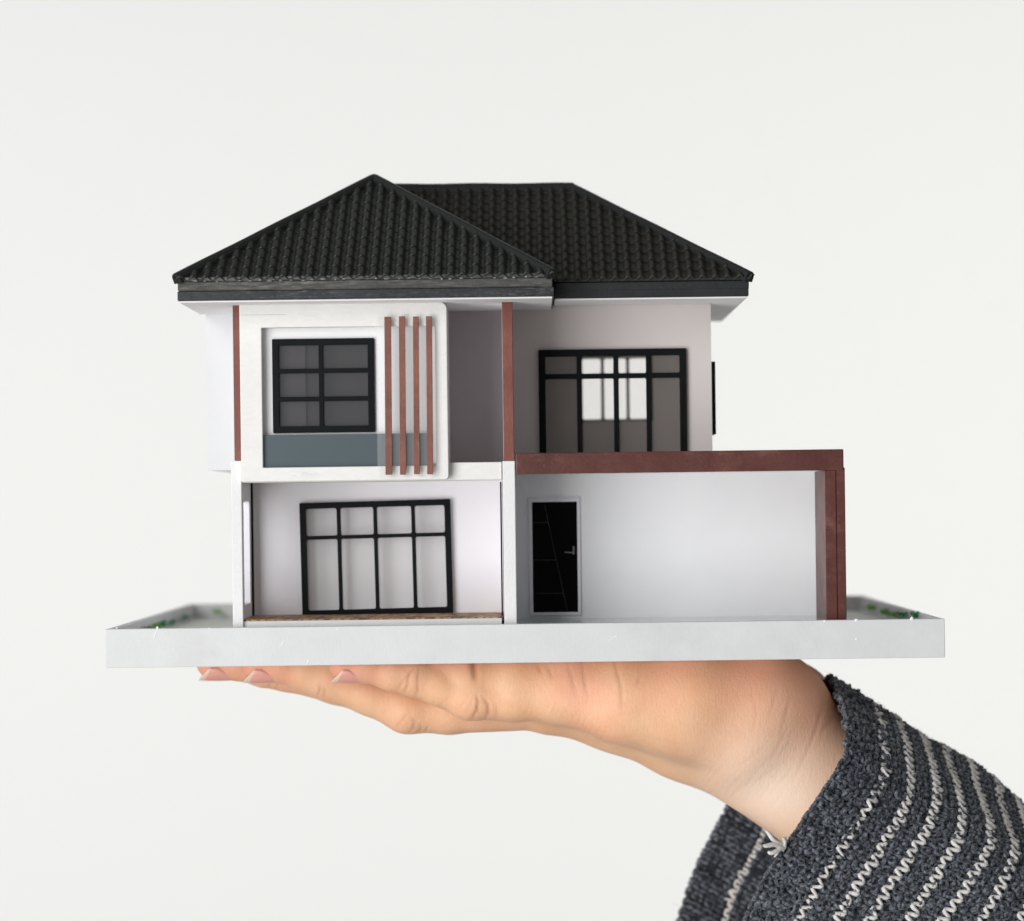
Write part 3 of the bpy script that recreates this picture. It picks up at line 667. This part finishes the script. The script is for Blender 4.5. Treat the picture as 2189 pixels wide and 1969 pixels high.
# palm, heel and wrist
palm = [
    ([fp(1215, 1483, 24, 8.6), fp(1330, 1503, 25, 11.0), fp(1450, 1515, 28, 13.5), fp(1570, 1548, 34, 17.0)], 7, (1, 1)),          # little-finger edge
    ([fp(1330, 1465, 26, 9.0), fp(1480, 1468, 30, 12.0), fp(1610, 1488, 36, 14.5), fp(1672, 1512, 40, 14.8)], 8, (1, 1)),            # hypothenar pad
    ([fp(900, 1440, 22, 5.0), fp(1000, 1452, 23, 6.4), fp(1100, 1452, 24, 7.4), fp(1215, 1452, 25, 8.4), fp(1330, 1460, 26, 9.0)], 5, (1, 1)),       # soft pad under the little finger
    ([fp(1190, 1505, 40, 9.4), fp(1320, 1524, 44, 11.0), fp(1460, 1568, 46, 13.0), fp(1590, 1615, 48, 15.0)], 7, (1, 1)),          # back of the hand
    ([fp(1140, 1492, 56, 9.0), fp(1320, 1523, 60, 11.0), fp(1470, 1566, 60, 12.6), fp(1600, 1616, 58, 15.0)], 4, (1, 1)),
    ([fp(1150, 1482, 72, 8.8), fp(1330, 1510, 74, 11.0), fp(1480, 1556, 72, 13.0), fp(1600, 1600, 66, 15.0)], 4, (1, 1)),
    ([fp(1480, 1475, 78, 11.0), fp(1600, 1482, 74, 14.0), fp(1690, 1510, 66, 14.5)], 8, (1, 1)),                                        # thenar pad
    ([fp(1620, 1565, 42, 18.4), fp(1716, 1650, 46, 18.2), fp(1860, 1765, 48, 20.0), fp(2230, 2040, 50, 25.0)], 9, (1, 1)),            # wrist and forearm
    ([fp(1620, 1562, 60, 17.4), fp(1716, 1648, 60, 17.4), fp(1860, 1765, 60, 20.0), fp(2230, 2040, 62, 25.0)], 9, (1, 1)),
    ([fp(1600, 1520, 84, 10.0), fp(1460, 1470, 100, 9.6), fp(1330, 1452, 110, 8.4), fp(1250, 1444, 113, 7.4)], 6, (1, 1)),             # thumb
]
for pts, k, sq in palm: chain_into(G, pts, k, sq)
fingers = {
    'little': [fp(738, 1421, 20, 4.85), fp(784, 1422, 20, 4.95), fp(840, 1437, 20.5, 5.4), fp(884, 1446, 21, 5.75), fp(940, 1463, 22, 6.1), fp(1006, 1486, 23, 7.2), fp(1100, 1487, 24, 7.6), fp(1215, 1483, 25, 8.4)],
    'ring': [fp(551, 1420, 35, 5.2), fp(602, 1420, 35, 5.3), fp(655, 1436, 35.5, 5.9), fp(700, 1448, 36, 6.5), fp(790, 1478, 37, 6.9), fp(872, 1509, 38, 8.1), fp(960, 1512, 39, 7.9), fp(1150, 1497, 40, 9.0)],
    'middle': [fp(456, 1416, 52, 5.2), fp(508, 1416, 52, 5.3), fp(566, 1426, 52.5, 6.0), fp(612, 1431, 53, 6.5), fp(720, 1456, 54, 6.9), fp(850, 1490, 55, 8.0), fp(960, 1500, 55, 7.9), fp(1140, 1492, 56, 9.0)],
    'index': [fp(560, 1415, 68, 5.2), fp(612, 1415, 68, 5.3), fp(670, 1424, 68.5, 6.0), fp(720, 1432, 69, 6.5), fp(800, 1450, 70, 6.8), fp(890, 1475, 71, 7.8), fp(980, 1485, 71, 7.8), fp(1150, 1482, 72, 8.8)],
}
for nm, pts in fingers.items():
    P_ = np.array([p[:3] for p in pts]); R = 18
    S = tuple(sl(g, P_[:, i].min() - R, P_[:, i].max() + R) for i, g in enumerate((gx, gy, gz)))
    A = np.full(G.shape, 40.0, np.float32) if False else None
    sub = np.full(tuple(len(range(*s.indices(n))) for s, n in zip(S, G.shape)), 40.0, np.float32)
    off = [s.start for s in S]
    for (a, b_) in zip(pts[:-1], pts[1:]):
        S2, d = prim_field(a[:3], b_[:3], a[3], b_[3], (1, 1), 9.0)
        T2 = tuple(slice(max(s.start, o), min(s.stop, o + n)) for s, o, n in zip(S2, off, sub.shape))
        dd = d[tuple(slice(t.start - s.start, t.stop - s.start) for t, s in zip(T2, S2))]
        L_ = tuple(slice(t.start - o, t.stop - o) for t, o in zip(T2, off))
        sub[L_] = smin(sub[L_], dd, 1.9)
    xx = gx[S[0]]; x_a, x_b = at(1040, 1480, 30)[0], at(1180, 1480, 30)[0]
    kk = (0.25 + 5.2 * np.clip((xx - x_a) / (x_b - x_a), 0, 1))[:, None, None].astype(np.float32)
    G[S] = smin(G[S], sub, kk)
zz = gz[None, None, :]
k_ = 1.6; pl = (zz - ZB).astype(np.float32); h_ = np.maximum(k_ - np.abs(G - pl), 0) / k_
G = np.maximum(G, pl) + h_ * h_ * k_ * 0.25

def surface_nets(G, lo, h):
    s = G < 0
    c = s[:-1, :-1, :-1].astype(np.int8)
    for (i, j, k) in ((1, 0, 0), (0, 1, 0), (1, 1, 0), (0, 0, 1), (1, 0, 1), (0, 1, 1), (1, 1, 1)):
        c = c + s[i:s.shape[0] - 1 + i, j:s.shape[1] - 1 + j, k:s.shape[2] - 1 + k]
    act = (c > 0) & (c < 8); idx = np.argwhere(act)
    vid = np.full(act.shape, -1, np.int64); vid[act] = np.arange(len(idx))
    acc = np.zeros((len(idx), 3)); cnt = np.zeros(len(idx))
    corners = [np.array(q) for q in ((0, 0, 0), (1, 0, 0), (0, 1, 0), (1, 1, 0), (0, 0, 1), (1, 0, 1), (0, 1, 1), (1, 1, 1))]
    val = [G[idx[:, 0] + q[0], idx[:, 1] + q[1], idx[:, 2] + q[2]].astype(np.float64) for q in corners]
    for a in range(8):
        for b_ in range(a + 1, 8):
            if np.abs(corners[a] - corners[b_]).sum() != 1: continue
            m = (val[a] < 0) != (val[b_] < 0)
            t = val[a][m] / (val[a][m] - val[b_][m])
            acc[m] += corners[a] + t[:, None] * (corners[b_] - corners[a]); cnt[m] += 1
    V = lo + (idx + acc / cnt[:, None]) * h
    F = []
    for ax in range(3):
        o1, o2 = [(1, 2), (2, 0), (0, 1)][ax]
        n = list(s.shape); A = [slice(None)] * 3; B = [slice(None)] * 3
        A[ax] = slice(0, n[ax] - 1); B[ax] = slice(1, n[ax])
        ch = s[tuple(A)] != s[tuple(B)]
        e = np.argwhere(ch); e = e[(e[:, o1] > 0) & (e[:, o2] > 0) & (e[:, o1] < n[o1] - 1) & (e[:, o2] < n[o2] - 1)]
        q = []
        for (d1, d2) in ((0, 0), (1, 0), (1, 1), (0, 1)):
            f = e.copy(); f[:, o1] -= d1; f[:, o2] -= d2; q.append(vid[f[:, 0], f[:, 1], f[:, 2]])
        quad = np.stack(q, 1); flip = ~s[e[:, 0], e[:, 1], e[:, 2]]
        quad[flip] = quad[flip][:, ::-1]; F.append(quad)
    return V, np.concatenate(F)
HV, HF = surface_nets(G, lo, H)
del G
def vnormals(V, F):
    n = np.cross(V[F[:, 1]] - V[F[:, 3]], V[F[:, 0]] - V[F[:, 2]])
    out = np.zeros_like(V)
    for i in range(4): np.add.at(out, F[:, i], n)
    return out / (np.linalg.norm(out, axis=1)[:, None] + 1e-12)
def laplace(V, F, it, lam=0.5):
    e = np.concatenate([F[:, [0, 1]], F[:, [1, 2]], F[:, [2, 3]], F[:, [3, 0]]]); e = np.concatenate([e, e[:, ::-1]])
    deg = np.bincount(e[:, 0], minlength=len(V)).astype(float)
    for _ in range(it):
        s = np.stack([np.bincount(e[:, 0], weights=V[e[:, 1], i], minlength=len(V)) for i in range(3)], 1) / deg[:, None]
        V = V + lam * (s - V)
    return V
HV = laplace(HV, HF, 3)
HS = laplace(HV, HF, 110)                       # the broad planes of palm and wrist are smoother than the fingers
wpx, wpy = to_px(HV); wsm = np.clip((wpx - 1090) / 160, 0, 1) * np.clip((ZB - 1.2 - HV[:, 2]) / 3.0, 0, 1)
HV = HV + (HS - HV) * wsm[:, None]
NV = vnormals(HV, HF)
if (NV * (HV - HV.mean(0))).sum() < 0: HF = HF[:, ::-1].copy(); NV = -NV
# folds and creases of the skin, sculpted into the surface
pxv, pyv = to_px(HV)
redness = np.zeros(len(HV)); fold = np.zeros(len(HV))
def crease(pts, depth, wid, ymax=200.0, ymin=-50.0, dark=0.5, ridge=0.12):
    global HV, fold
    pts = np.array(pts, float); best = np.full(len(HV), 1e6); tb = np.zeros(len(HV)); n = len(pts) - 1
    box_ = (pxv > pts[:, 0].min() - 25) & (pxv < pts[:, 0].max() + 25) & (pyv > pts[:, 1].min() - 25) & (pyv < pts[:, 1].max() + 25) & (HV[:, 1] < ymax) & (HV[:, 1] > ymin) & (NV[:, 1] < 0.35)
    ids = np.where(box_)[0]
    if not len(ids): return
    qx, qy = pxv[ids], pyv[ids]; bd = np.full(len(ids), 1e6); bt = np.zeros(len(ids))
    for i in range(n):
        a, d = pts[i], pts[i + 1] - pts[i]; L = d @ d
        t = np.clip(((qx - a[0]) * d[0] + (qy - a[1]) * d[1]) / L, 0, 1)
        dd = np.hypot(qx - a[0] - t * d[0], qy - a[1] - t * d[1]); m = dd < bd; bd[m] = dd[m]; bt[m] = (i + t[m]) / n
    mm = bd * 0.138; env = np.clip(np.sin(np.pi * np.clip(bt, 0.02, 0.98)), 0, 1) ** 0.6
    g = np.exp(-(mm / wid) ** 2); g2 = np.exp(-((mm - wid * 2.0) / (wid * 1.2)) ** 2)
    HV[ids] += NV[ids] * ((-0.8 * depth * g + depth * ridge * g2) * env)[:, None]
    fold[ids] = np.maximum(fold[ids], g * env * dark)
LIT, RIN = 29.5, 46.0
# little finger: end joint, middle joint, base of the finger
crease([(846, 1478), (858, 1462), (866, 1448)], .22, .34, LIT, dark=.25)
crease([(864, 1482), (871, 1464), (872, 1446), (884, 1428)], .34, .36, LIT, dark=.5)
crease([(888, 1488), (893, 1468), (893, 1448), (896, 1425)], .30, .34, LIT, dark=.45)
crease([(1006, 1540), (1019, 1520), (1022, 1500), (1016, 1482)], .34, .42, LIT, dark=.55)
crease([(1036, 1540), (1044, 1522), (1042, 1505), (1030, 1490)], .32, .42, LIT, dark=.55)
crease([(1058, 1538), (1063, 1520), (1056, 1500)], .16, .4, LIT, dark=.2)
crease([(990, 1530), (1004, 1508), (1010, 1490)], .12, .35, LIT, dark=.12)
crease([(974, 1524), (994, 1500), (1006, 1480)], .10, .35, LIT, dark=.1)
crease([(1010, 1385), (1013, 1420), (1017, 1458)], .9, 1.0, LIT + 4, dark=.5, ridge=.05)
# ring finger
crease([(676, 1492), (684, 1474), (682, 1462)], .22, .4, RIN, 27, dark=.4)
crease([(688, 1496), (694, 1478), (690, 1466)], .18, .4, RIN, 27, dark=.3)
crease([(846, 1556), (862, 1538), (876, 1518)], .16, .4, RIN, 27, dark=.18)
crease([(872, 1568), (884, 1556), (886, 1542), (878, 1532)], .22, .4, RIN, 27, dark=.3)
crease([(892, 1568), (900, 1556), (898, 1546)], .22, .4, RIN, 27, dark=.3)
crease([(908, 1566), (914, 1552)], .20, .4, RIN, 27, dark=.3)
# middle finger underside
crease([(573, 1474), (580, 1450)], .16, .3, 64, 44, dark=.3); crease([(589, 1476), (594, 1452)], .16, .3, 64, 44, dark=.35)
# palm edge
crease([(1148, 1420), (1158, 1440)], .25, .4, 40, dark=.3); crease([(1168, 1420), (1182, 1452)], .22, .45, 40, dark=.25)
crease([(1206, 1400), (1224, 1456), (1232, 1492)], .16, .5, 40, dark=.2); crease([(1240, 1395), (1248, 1445), (1256, 1492)], .2, .5, 40, dark=.24)
crease([(1308, 1385), (1318, 1435), (1328, 1470), (1329, 1525)], .24, .5, 40, dark=.26); crease([(1372, 1440), (1360, 1468)], .2, .5, 40, dark=.15)
for i in range(24):
    x = 1120 + i * 7.2 + random.uniform(-3, 3); y = 1500 + i * 2.6 + random.uniform(-8, 8); l = random.uniform(18, 42)
    crease([(x, y + l * .6), (x + l * .28, y), (x + l * .5, y - l * .45)], random.uniform(.05, .11), .26, 45, dark=random.uniform(.02, .09))
# wrist folds
for (pts, dp, dk) in (([(1606, 1580), (1618, 1520), (1604, 1470)], .10, .10), ([(1640, 1540), (1655, 1500), (1662, 1470)], .12, .12),
                      ([(1668, 1575), (1682, 1520), (1692, 1485)], .15, .16), ([(1640, 1640), (1672, 1580), (1690, 1540)], .10, .08),
                      ([(1720, 1620), (1745, 1560), (1762, 1500)], .15, .14), ([(1752, 1570), (1772, 1545), (1786, 1525)], .13, .14),
                      ([(1560, 1650), (1620, 1610), (1665, 1560)], .08, .05), ([(1690, 1680), (1715, 1630), (1735, 1590)], .1, .08), ([(1590, 1690), (1640, 1655), (1690, 1620)], .07, .04)):
    crease(pts, dp * .75, .5, 80, dark=dk * .9)
for i in range(46):
    x = random.uniform(1480, 1760); y = random.uniform(1500, 1730); l = random.uniform(25, 60)
    crease([(x - l * .42, y + l * .45), (x, y), (x + l * .32, y - l * .5)], random.uniform(.03, .08), .32, 60, dark=random.uniform(.0, .035))
for i in range(16):
    x = random.uniform(820, 1000); y = 1440 + (x - 820) * .36 + random.uniform(0, 30); l = random.uniform(14, 28)
    crease([(x - l * .3, y + l * .5), (x, y), (x + l * .3, y - l * .5)], .05, .24, LIT, dark=.03)
# warmth of the skin
def warm(p, r, a):
    global redness
    d2 = ((HV - np.array(p)) ** 2).sum(1); redness = np.maximum(redness, a * np.exp(-d2 / (r * r)))
for nm, pts in fingers.items():
    warm(pts[0][:3], 9, .85); warm(pts[1][:3], 8, .65); warm(pts[3][:3], 6.5, .38); warm(pts[5][:3], 8, .22)
warm(at(1735, 1470, 30), 18, .42); warm(at(1600, 1425, 20), 18, .36); warm(at(1440, 1425, 15), 12, .3); warm(at(1240, 1450, 18), 12, .32); warm(at(1290, 1560, 20), 8, .28)
redness = np.maximum(redness, .55 * np.exp(-np.maximum(ZB - HV[:, 2], 0) / 2.2))
pale = np.clip(np.exp(-(((HV - np.array(at(1660, 1690, 25))) / np.array([22, 40, 20])) ** 2).sum(1)), 0, 1)
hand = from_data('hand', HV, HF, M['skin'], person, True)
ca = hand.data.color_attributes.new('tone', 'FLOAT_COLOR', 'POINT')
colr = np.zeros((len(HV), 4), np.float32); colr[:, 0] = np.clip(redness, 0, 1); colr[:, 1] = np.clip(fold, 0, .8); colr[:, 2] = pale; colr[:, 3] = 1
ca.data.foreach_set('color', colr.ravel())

# nails: curved plates on the underside of the finger ends, tips a little past the flesh
def nail(tip, nxt, L, R, tilt, free=1.0, lab=None):
    tip = Vector(tip); ax = Vector((-1, 0, 0.0)); ax = ax.normalized()
    n0 = Vector((0, -math.sin(tilt), -math.cos(tilt))); n0 = (n0 - ax * n0.dot(ax)).normalized(); side = ax.cross(n0)
    nu, nv = 14, 18; ph = math.radians(66); V, F = [], []; mats = []
    for layer, dr in ((0, 0.0), (1, -0.32)):
        for i in range(nu + 1):
            q = -1 + 2 * i / nu
            s1 = R * 0.84 - R * 0.74 * abs(q) ** 1.6              # rounded free edge
            s0 = R * 0.84 - L + L * 0.46 * abs(q) ** 1.8          # cuticle
            for j in range(nv + 1):
                s = s0 + (s1 - s0) * j / nv
                a = q * ph; arch = 0.16 * math.sin(math.pi * j / nv)
                rr = R + 0.36 + arch + dr - 0.28 * max(0, (0.18 - j / nv)) * 4
                V.append(tuple(tip + ax * s + (n0 * math.cos(a) + side * math.sin(a)) * rr))
    m1 = (nu + 1) * (nv + 1)
    for i in range(nu):
        for j in range(nv):
            a = i * (nv + 1) + j; F.append((a, a + 1, a + nv + 2, a + nv + 1)); mats.append(1 if j >= nv - 3 else 0)
            F.append((m1 + a, m1 + a + nv + 1, m1 + a + nv + 2, m1 + a + 1)); mats.append(1 if j >= nv - 3 else 0)
    rim = [i * (nv + 1) for i in range(nu + 1)] + [nu * (nv + 1) + j for j in range(1, nv + 1)] + [i * (nv + 1) + nv for i in range(nu - 1, -1, -1)] + [j for j in range(nv - 1, 0, -1)]
    for a, b_ in zip(rim, rim[1:] + rim[:1]): F.append((a, b_, m1 + b_, m1 + a)); mats.append(1 if a % (nv + 1) >= nv - 1 else 0)
    o = from_data('fingernail', V, F, [M['nail'], M['nail_tip']], hand, True)
    o.data.polygons.foreach_set('material_index', mats)
for nm, L, tilt in (('little', 10.0, .16), ('ring', 11.4, .16), ('middle', 11.6, .16), ('index', 11.4, .1)):
    nail(fingers[nm][0][:3], fingers[nm][1][:3], L, fingers[nm][0][3], tilt)
th = palm[-1][0]; nail((th[-1][0] + 1.0, th[-1][1], th[-1][2]), None, 12.5, th[-1][3], -.5)

# ------------------------------------------------------------------ knitted sleeve
ring_px = [(1768, 1452, 52), (1789, 1492, 34), (1803, 1545, 18), (1806, 1600, 6), (1786, 1648, -1), (1746, 1708, -6), (1690, 1790, -9), (1640, 1866, -9), (1592, 1962, -6), (1548, 2080, 6), (1500, 2190, 42),
           (1432, 2080, 86), (1450, 1968, 96), (1486, 1856, 99), (1526, 1776, 97), (1566, 1702, 93), (1632, 1600, 88), (1708, 1502, 74)]
ring = np.array([at(*p) for p in ring_px])
def closed_spline(P_, n):
    m = len(P_); out = []
    for i in range(m):
        p0, p1, p2, p3 = P_[i - 1], P_[i], P_[(i + 1) % m], P_[(i + 2) % m]
        for t in np.linspace(0, 1, 24, endpoint=False):
            out.append(0.5 * ((2 * p1) + (-p0 + p2) * t + (2 * p0 - 5 * p1 + 4 * p2 - p3) * t ** 2 + (-p0 + 3 * p1 - 3 * p2 + p3) * t ** 3))
    out = np.array(out); out2 = np.vstack([out, out[:1]])
    s = np.concatenate([[0], np.cumsum(np.linalg.norm(np.diff(out2, axis=0), axis=1))])
    q = np.linspace(0, s[-1], n, endpoint=False)
    return np.stack([np.interp(q, s, out2[:, i]) for i in range(3)], 1), s[-1]
NR = 720
RING, PER = closed_spline(ring, NR)
RC = RING.mean(0); NST_ = PER / 3.35
DIRV = np.array([0.862, 0.02, -0.507]); DIRV /= np.linalg.norm(DIRV)
VMAX = 122.0
def fold_wave(th, v):
    a = 2 * np.pi * th
    return (1.5 * np.sin(3 * a + v * 0.055 + .6) + 0.9 * np.sin(5 * a - v * 0.08 + 1.0)) * np.clip(v / 30, 0, 1) + 3.2 * np.exp(-((v - 52) / 17) ** 2) * np.exp(-((((th + .5) % 1) - .5) / .10) ** 2)
def base_surface(th, v):
    """th in 0..1 round the cuff, v mm from the cuff edge along the arm"""
    i = (th % 1.0) * NR; i0 = np.floor(i).astype(int) % NR; f = (i - np.floor(i))[..., None]
    R_ = RING[i0] * (1 - f) + RING[(i0 + 1) % NR] * f
    T_ = RING[(i0 + 3) % NR] - RING[i0 - 3]
    n = np.cross(T_, DIRV); n /= np.linalg.norm(n, axis=-1)[..., None]
    C = RC + DIRV * v[..., None]
    out = R_ - RC; sgn = np.sign((n * out).sum(-1)); n = n * np.where(sgn == 0, 1, 1)[..., None]
    P_ = R_ + DIRV * v[..., None]
    # the arm's far end closes in a little, the cuff edge flares
    P_ = P_ - out * (0.0012 * np.clip(v, 0, 120))[..., None]
    return P_, n
_, ntest = base_surface(np.array([0.35]), np.array([10.0])); FLIP = -1.0 if ntest[0, 1] > 0 else 1.0
def surf(th, v, h):
    P_, n = base_surface(th, v); n = n * FLIP
    rib = (0.45 - 1.9 * np.exp(-(((th * round(NST_ / 3)) % 1 - .5) / .15) ** 2)) * np.clip(1.45 - v / 14, 0, 1) + .16 * np.sin(th * PER / 1.35 + 1.7 * np.sin(v / 3.1)) * np.sin(v / 1.55 + 1.3 * np.sin(th * PER / 3.7))
    return P_ + n * (h + fold_wave(th, v) + rib)[..., None]
# ground cloth
na, nb = 300, 70
th = np.linspace(0, 1, na, endpoint=False)[None, :].repeat(nb, 0); vv = np.linspace(0.5, VMAX, nb)[:, None].repeat(na, 1)
Vo = surf(th, vv, np.full(th.shape, 0.25)).reshape(-1, 3); Vi = surf(th, vv, np.full(th.shape, -0.25)).reshape(-1, 3)
F = []
for i in range(nb - 1):
    for j in range(na):
        k = (j + 1) % na; a, b_, c, d = i * na + j, i * na + k, (i + 1) * na + k, (i + 1) * na + j
        F.append((a, b_, c, d)); o_ = nb * na; F.append((a + o_, d + o_, c + o_, b_ + o_))
for j in range(na):
    k = (j + 1) % na; F.append((j, nb * na + j, nb * na + k, k))
sleeve = from_data('sleeve', np.vstack([Vo, Vi]), F, M['wool_under'], person, True)
NST = int(round(PER / 3.35)); CS = 2.22; NS = 9; SID = 6
def course(v0, seed, rad=0.66, amp=1.12, irregular=0.12, th0=0.0, th1=1.0, smooth_amp=1.0, lift=0.0):
    c_irr = irregular
    r = np.random.default_rng(seed); n0, n1 = int(th0 * NST), int(th1 * NST)
    ns = n1 - n0; s = np.arange(ns * NS + 1) / NS + n0
    jit = r.normal(0, irregular, NST + 3); ja = r.normal(0, irregular * .7, NST + 3)
    si = np.floor(s).astype(int) % NST; fr_ = s - np.floor(s)
    jv = jit[si] * (1 - fr_) + jit[(si + 1)] * fr_; A = amp * (1 + ja[si] * (1 - fr_) + ja[si + 1] * fr_)
    tri = np.abs(((s * 1.0) % 1) * 2 - 1) * 2 - 1; tri = np.sin(tri * np.pi / 2) * .75 + tri * .25
    v = v0 + A * tri + jv + 0.35 * np.sin(s * 2 * np.pi / 37 + v0) 
    thv = (s + 0.22 * np.sin(4 * np.pi * s) * smooth_amp + (seed % 2) * .5) / NST
    hgt = (0.46 if lift == 0 else 0.10) * np.cos(4 * np.pi * s) + 0.40 + lift + r.normal(0, .05, len(s)) + np.repeat(r.normal(0, 0.17 if lift == 0 else .12 if c_irr < .25 else .34, ns + 1), NS)[:len(s)]
    P_ = surf(thv, np.maximum(v, 0.1), hgt)
    rads = rad * (1 + 0.14 * np.sin(s * 2 * np.pi * 2) + r.normal(0, .05, len(s)))
    return P_, rads, (th1 - th0) >= 0.999
def tubes(P_, rads, closed, sides=SID):
    n = len(P_) - (1 if closed else 0); Q = P_[:n]
    T = (np.roll(Q, -1, 0) - np.roll(Q, 1, 0)) if closed else np.gradient(Q, axis=0); T /= np.linalg.norm(T, axis=1)[:, None] + 1e-9
    Nn = np.cross(T, np.array([.31, -.2, .93])); Nn /= np.linalg.norm(Nn, axis=1)[:, None] + 1e-9; B = np.cross(T, Nn)
    a = np.arange(sides) * 2 * np.pi / sides
    V = (Q[:, None, :] + rads[:n, None, None] * (np.cos(a)[None, :, None] * Nn[:, None, :] + np.sin(a)[None, :, None] * B[:, None, :])).reshape(-1, 3)
    m = n if closed else n - 1
    i = np.arange(m)[:, None]; j = np.arange(sides)[None, :]; k = (j + 1) % sides; i2 = (i + 1) % n
    F = np.stack([i * sides + j + 0 * i, i * sides + k, i2 * sides + k, i2 * sides + j], -1).reshape(-1, 4)
    return V, F
def fast_mesh(name, V, F, mat, parent):
    og = np.array(org_of(parent)); V = (V - og) / 1000.0
    me = bpy.data.meshes.new(name); me.vertices.add(len(V)); me.vertices.foreach_set('co', V.astype(np.float32).ravel())
    me.loops.add(F.size); me.loops.foreach_set('vertex_index', F.ravel().astype(np.int32))
    me.polygons.add(len(F)); me.polygons.foreach_set('loop_start', np.arange(0, F.size, 4, dtype=np.int32)); me.polygons.foreach_set('loop_total', np.full(len(F), 4, np.int32))
    me.polygons.foreach_set('use_smooth', np.ones(len(F), bool)); me.update(calc_edges=True); me.validate()
    return link(name, me, mat, parent)
ncourse = int(VMAX / CS) - 1
white = {6} | set(range(10, ncourse, 4))
GV, GF, off = [], [], 0
for c in range(ncourse):
    v0 = 0.75 + c * CS
    if c in white:
        if c == 6: P_, rads, cl = course(v0, 100 + c, 0.52, 1.25, 0.34, smooth_amp=0.0, lift=0.30)
        else: P_, rads, cl = course(v0, 100 + c, 0.62, 1.25, 0.24, smooth_amp=0.15, lift=0.50)
        V, F = tubes(P_, rads, cl)
        P2, r2, cl = course(v0 + .3, 300 + c, 0.46, 0.8, 0.25, lift=-1.15); V2, F2 = tubes(P2, r2, cl); V, F = np.vstack([V, V2]), np.vstack([F, F2 + len(V)])
        fast_mesh('white_yarn', V, F, M['wool_white'], sleeve)
    else:
        P_, rads, cl = course(v0, 100 + c, 0.64, 1.60, 0.18)
        V, F = tubes(P_, rads, cl); GV.append(V); GF.append(F + off); off += len(V)
gk = fast_mesh('grey_knit', np.vstack(GV), np.vstack(GF), M['wool_grey'], sleeve); gk['kind'] = 'stuff'
# loose wool fibres standing off the knit
nf = 24000
th = rng.random(nf); v0 = rng.random(nf) ** 0.9 * (VMAX - 8) + 0.3
A0 = surf(th, v0, np.full(nf, 0.7)); dth = rng.normal(0, 1.0, nf) / PER; dv = rng.normal(0, .9, nf)
A1 = surf(th + dth, np.maximum(v0 + dv, -.5), rng.uniform(1.0, 1.6, nf)); A2 = surf(th + dth * 2.1, v0 + dv * 1.8 - .1, rng.uniform(.9, 2.3, nf) ** 1.0)
wd = rng.normal(0, 1, (nf, 3)); wd /= np.linalg.norm(wd, axis=1)[:, None]; wd *= 0.035
V = np.stack([A0 - wd, A0 + wd, A1 + wd, A1 - wd, A2 + wd * .4, A2 - wd * .4], 1).reshape(-1, 3)
b0 = np.arange(nf)[:, None] * 6
F = np.concatenate([b0 + np.array([[0, 1, 2, 3]]), b0 + np.array([[3, 2, 4, 5]])])
fz = fast_mesh('wool_fuzz', V, F, M['wool_grey'], sleeve); fz['kind'] = 'stuff'
# frayed ends of white yarn at the cuff edge
root = np.array(at(1678, 1812, -10))
for (ex, ey, eY, r) in ((1635, 1779, -13, .62), (1632, 1804, -14, .64), (1640, 1824, -13, .6), (1676, 1788, -13, .5), (1655, 1832, -9, .42)):
    e = np.array(at(ex, ey, eY)); t = np.linspace(0, 1, 9)[:, None]
    mid = (root + e) / 2 + np.array([0, -1.2, random.uniform(-.6, 1.2)])
    P_ = root * (1 - t) ** 2 + 2 * mid * t * (1 - t) + e * t ** 2 + np.sin(t * 7 + ex) * np.array([[.25, .3, .5]]) * t
    V, F = tubes(P_, np.full(9, r) * np.array([.8, .9, 1, 1.05, 1, 1.06, 1.0, .92, .45]), False, 8)
    fast_mesh('loose_thread', V, F, M['wool_white'], sleeve)
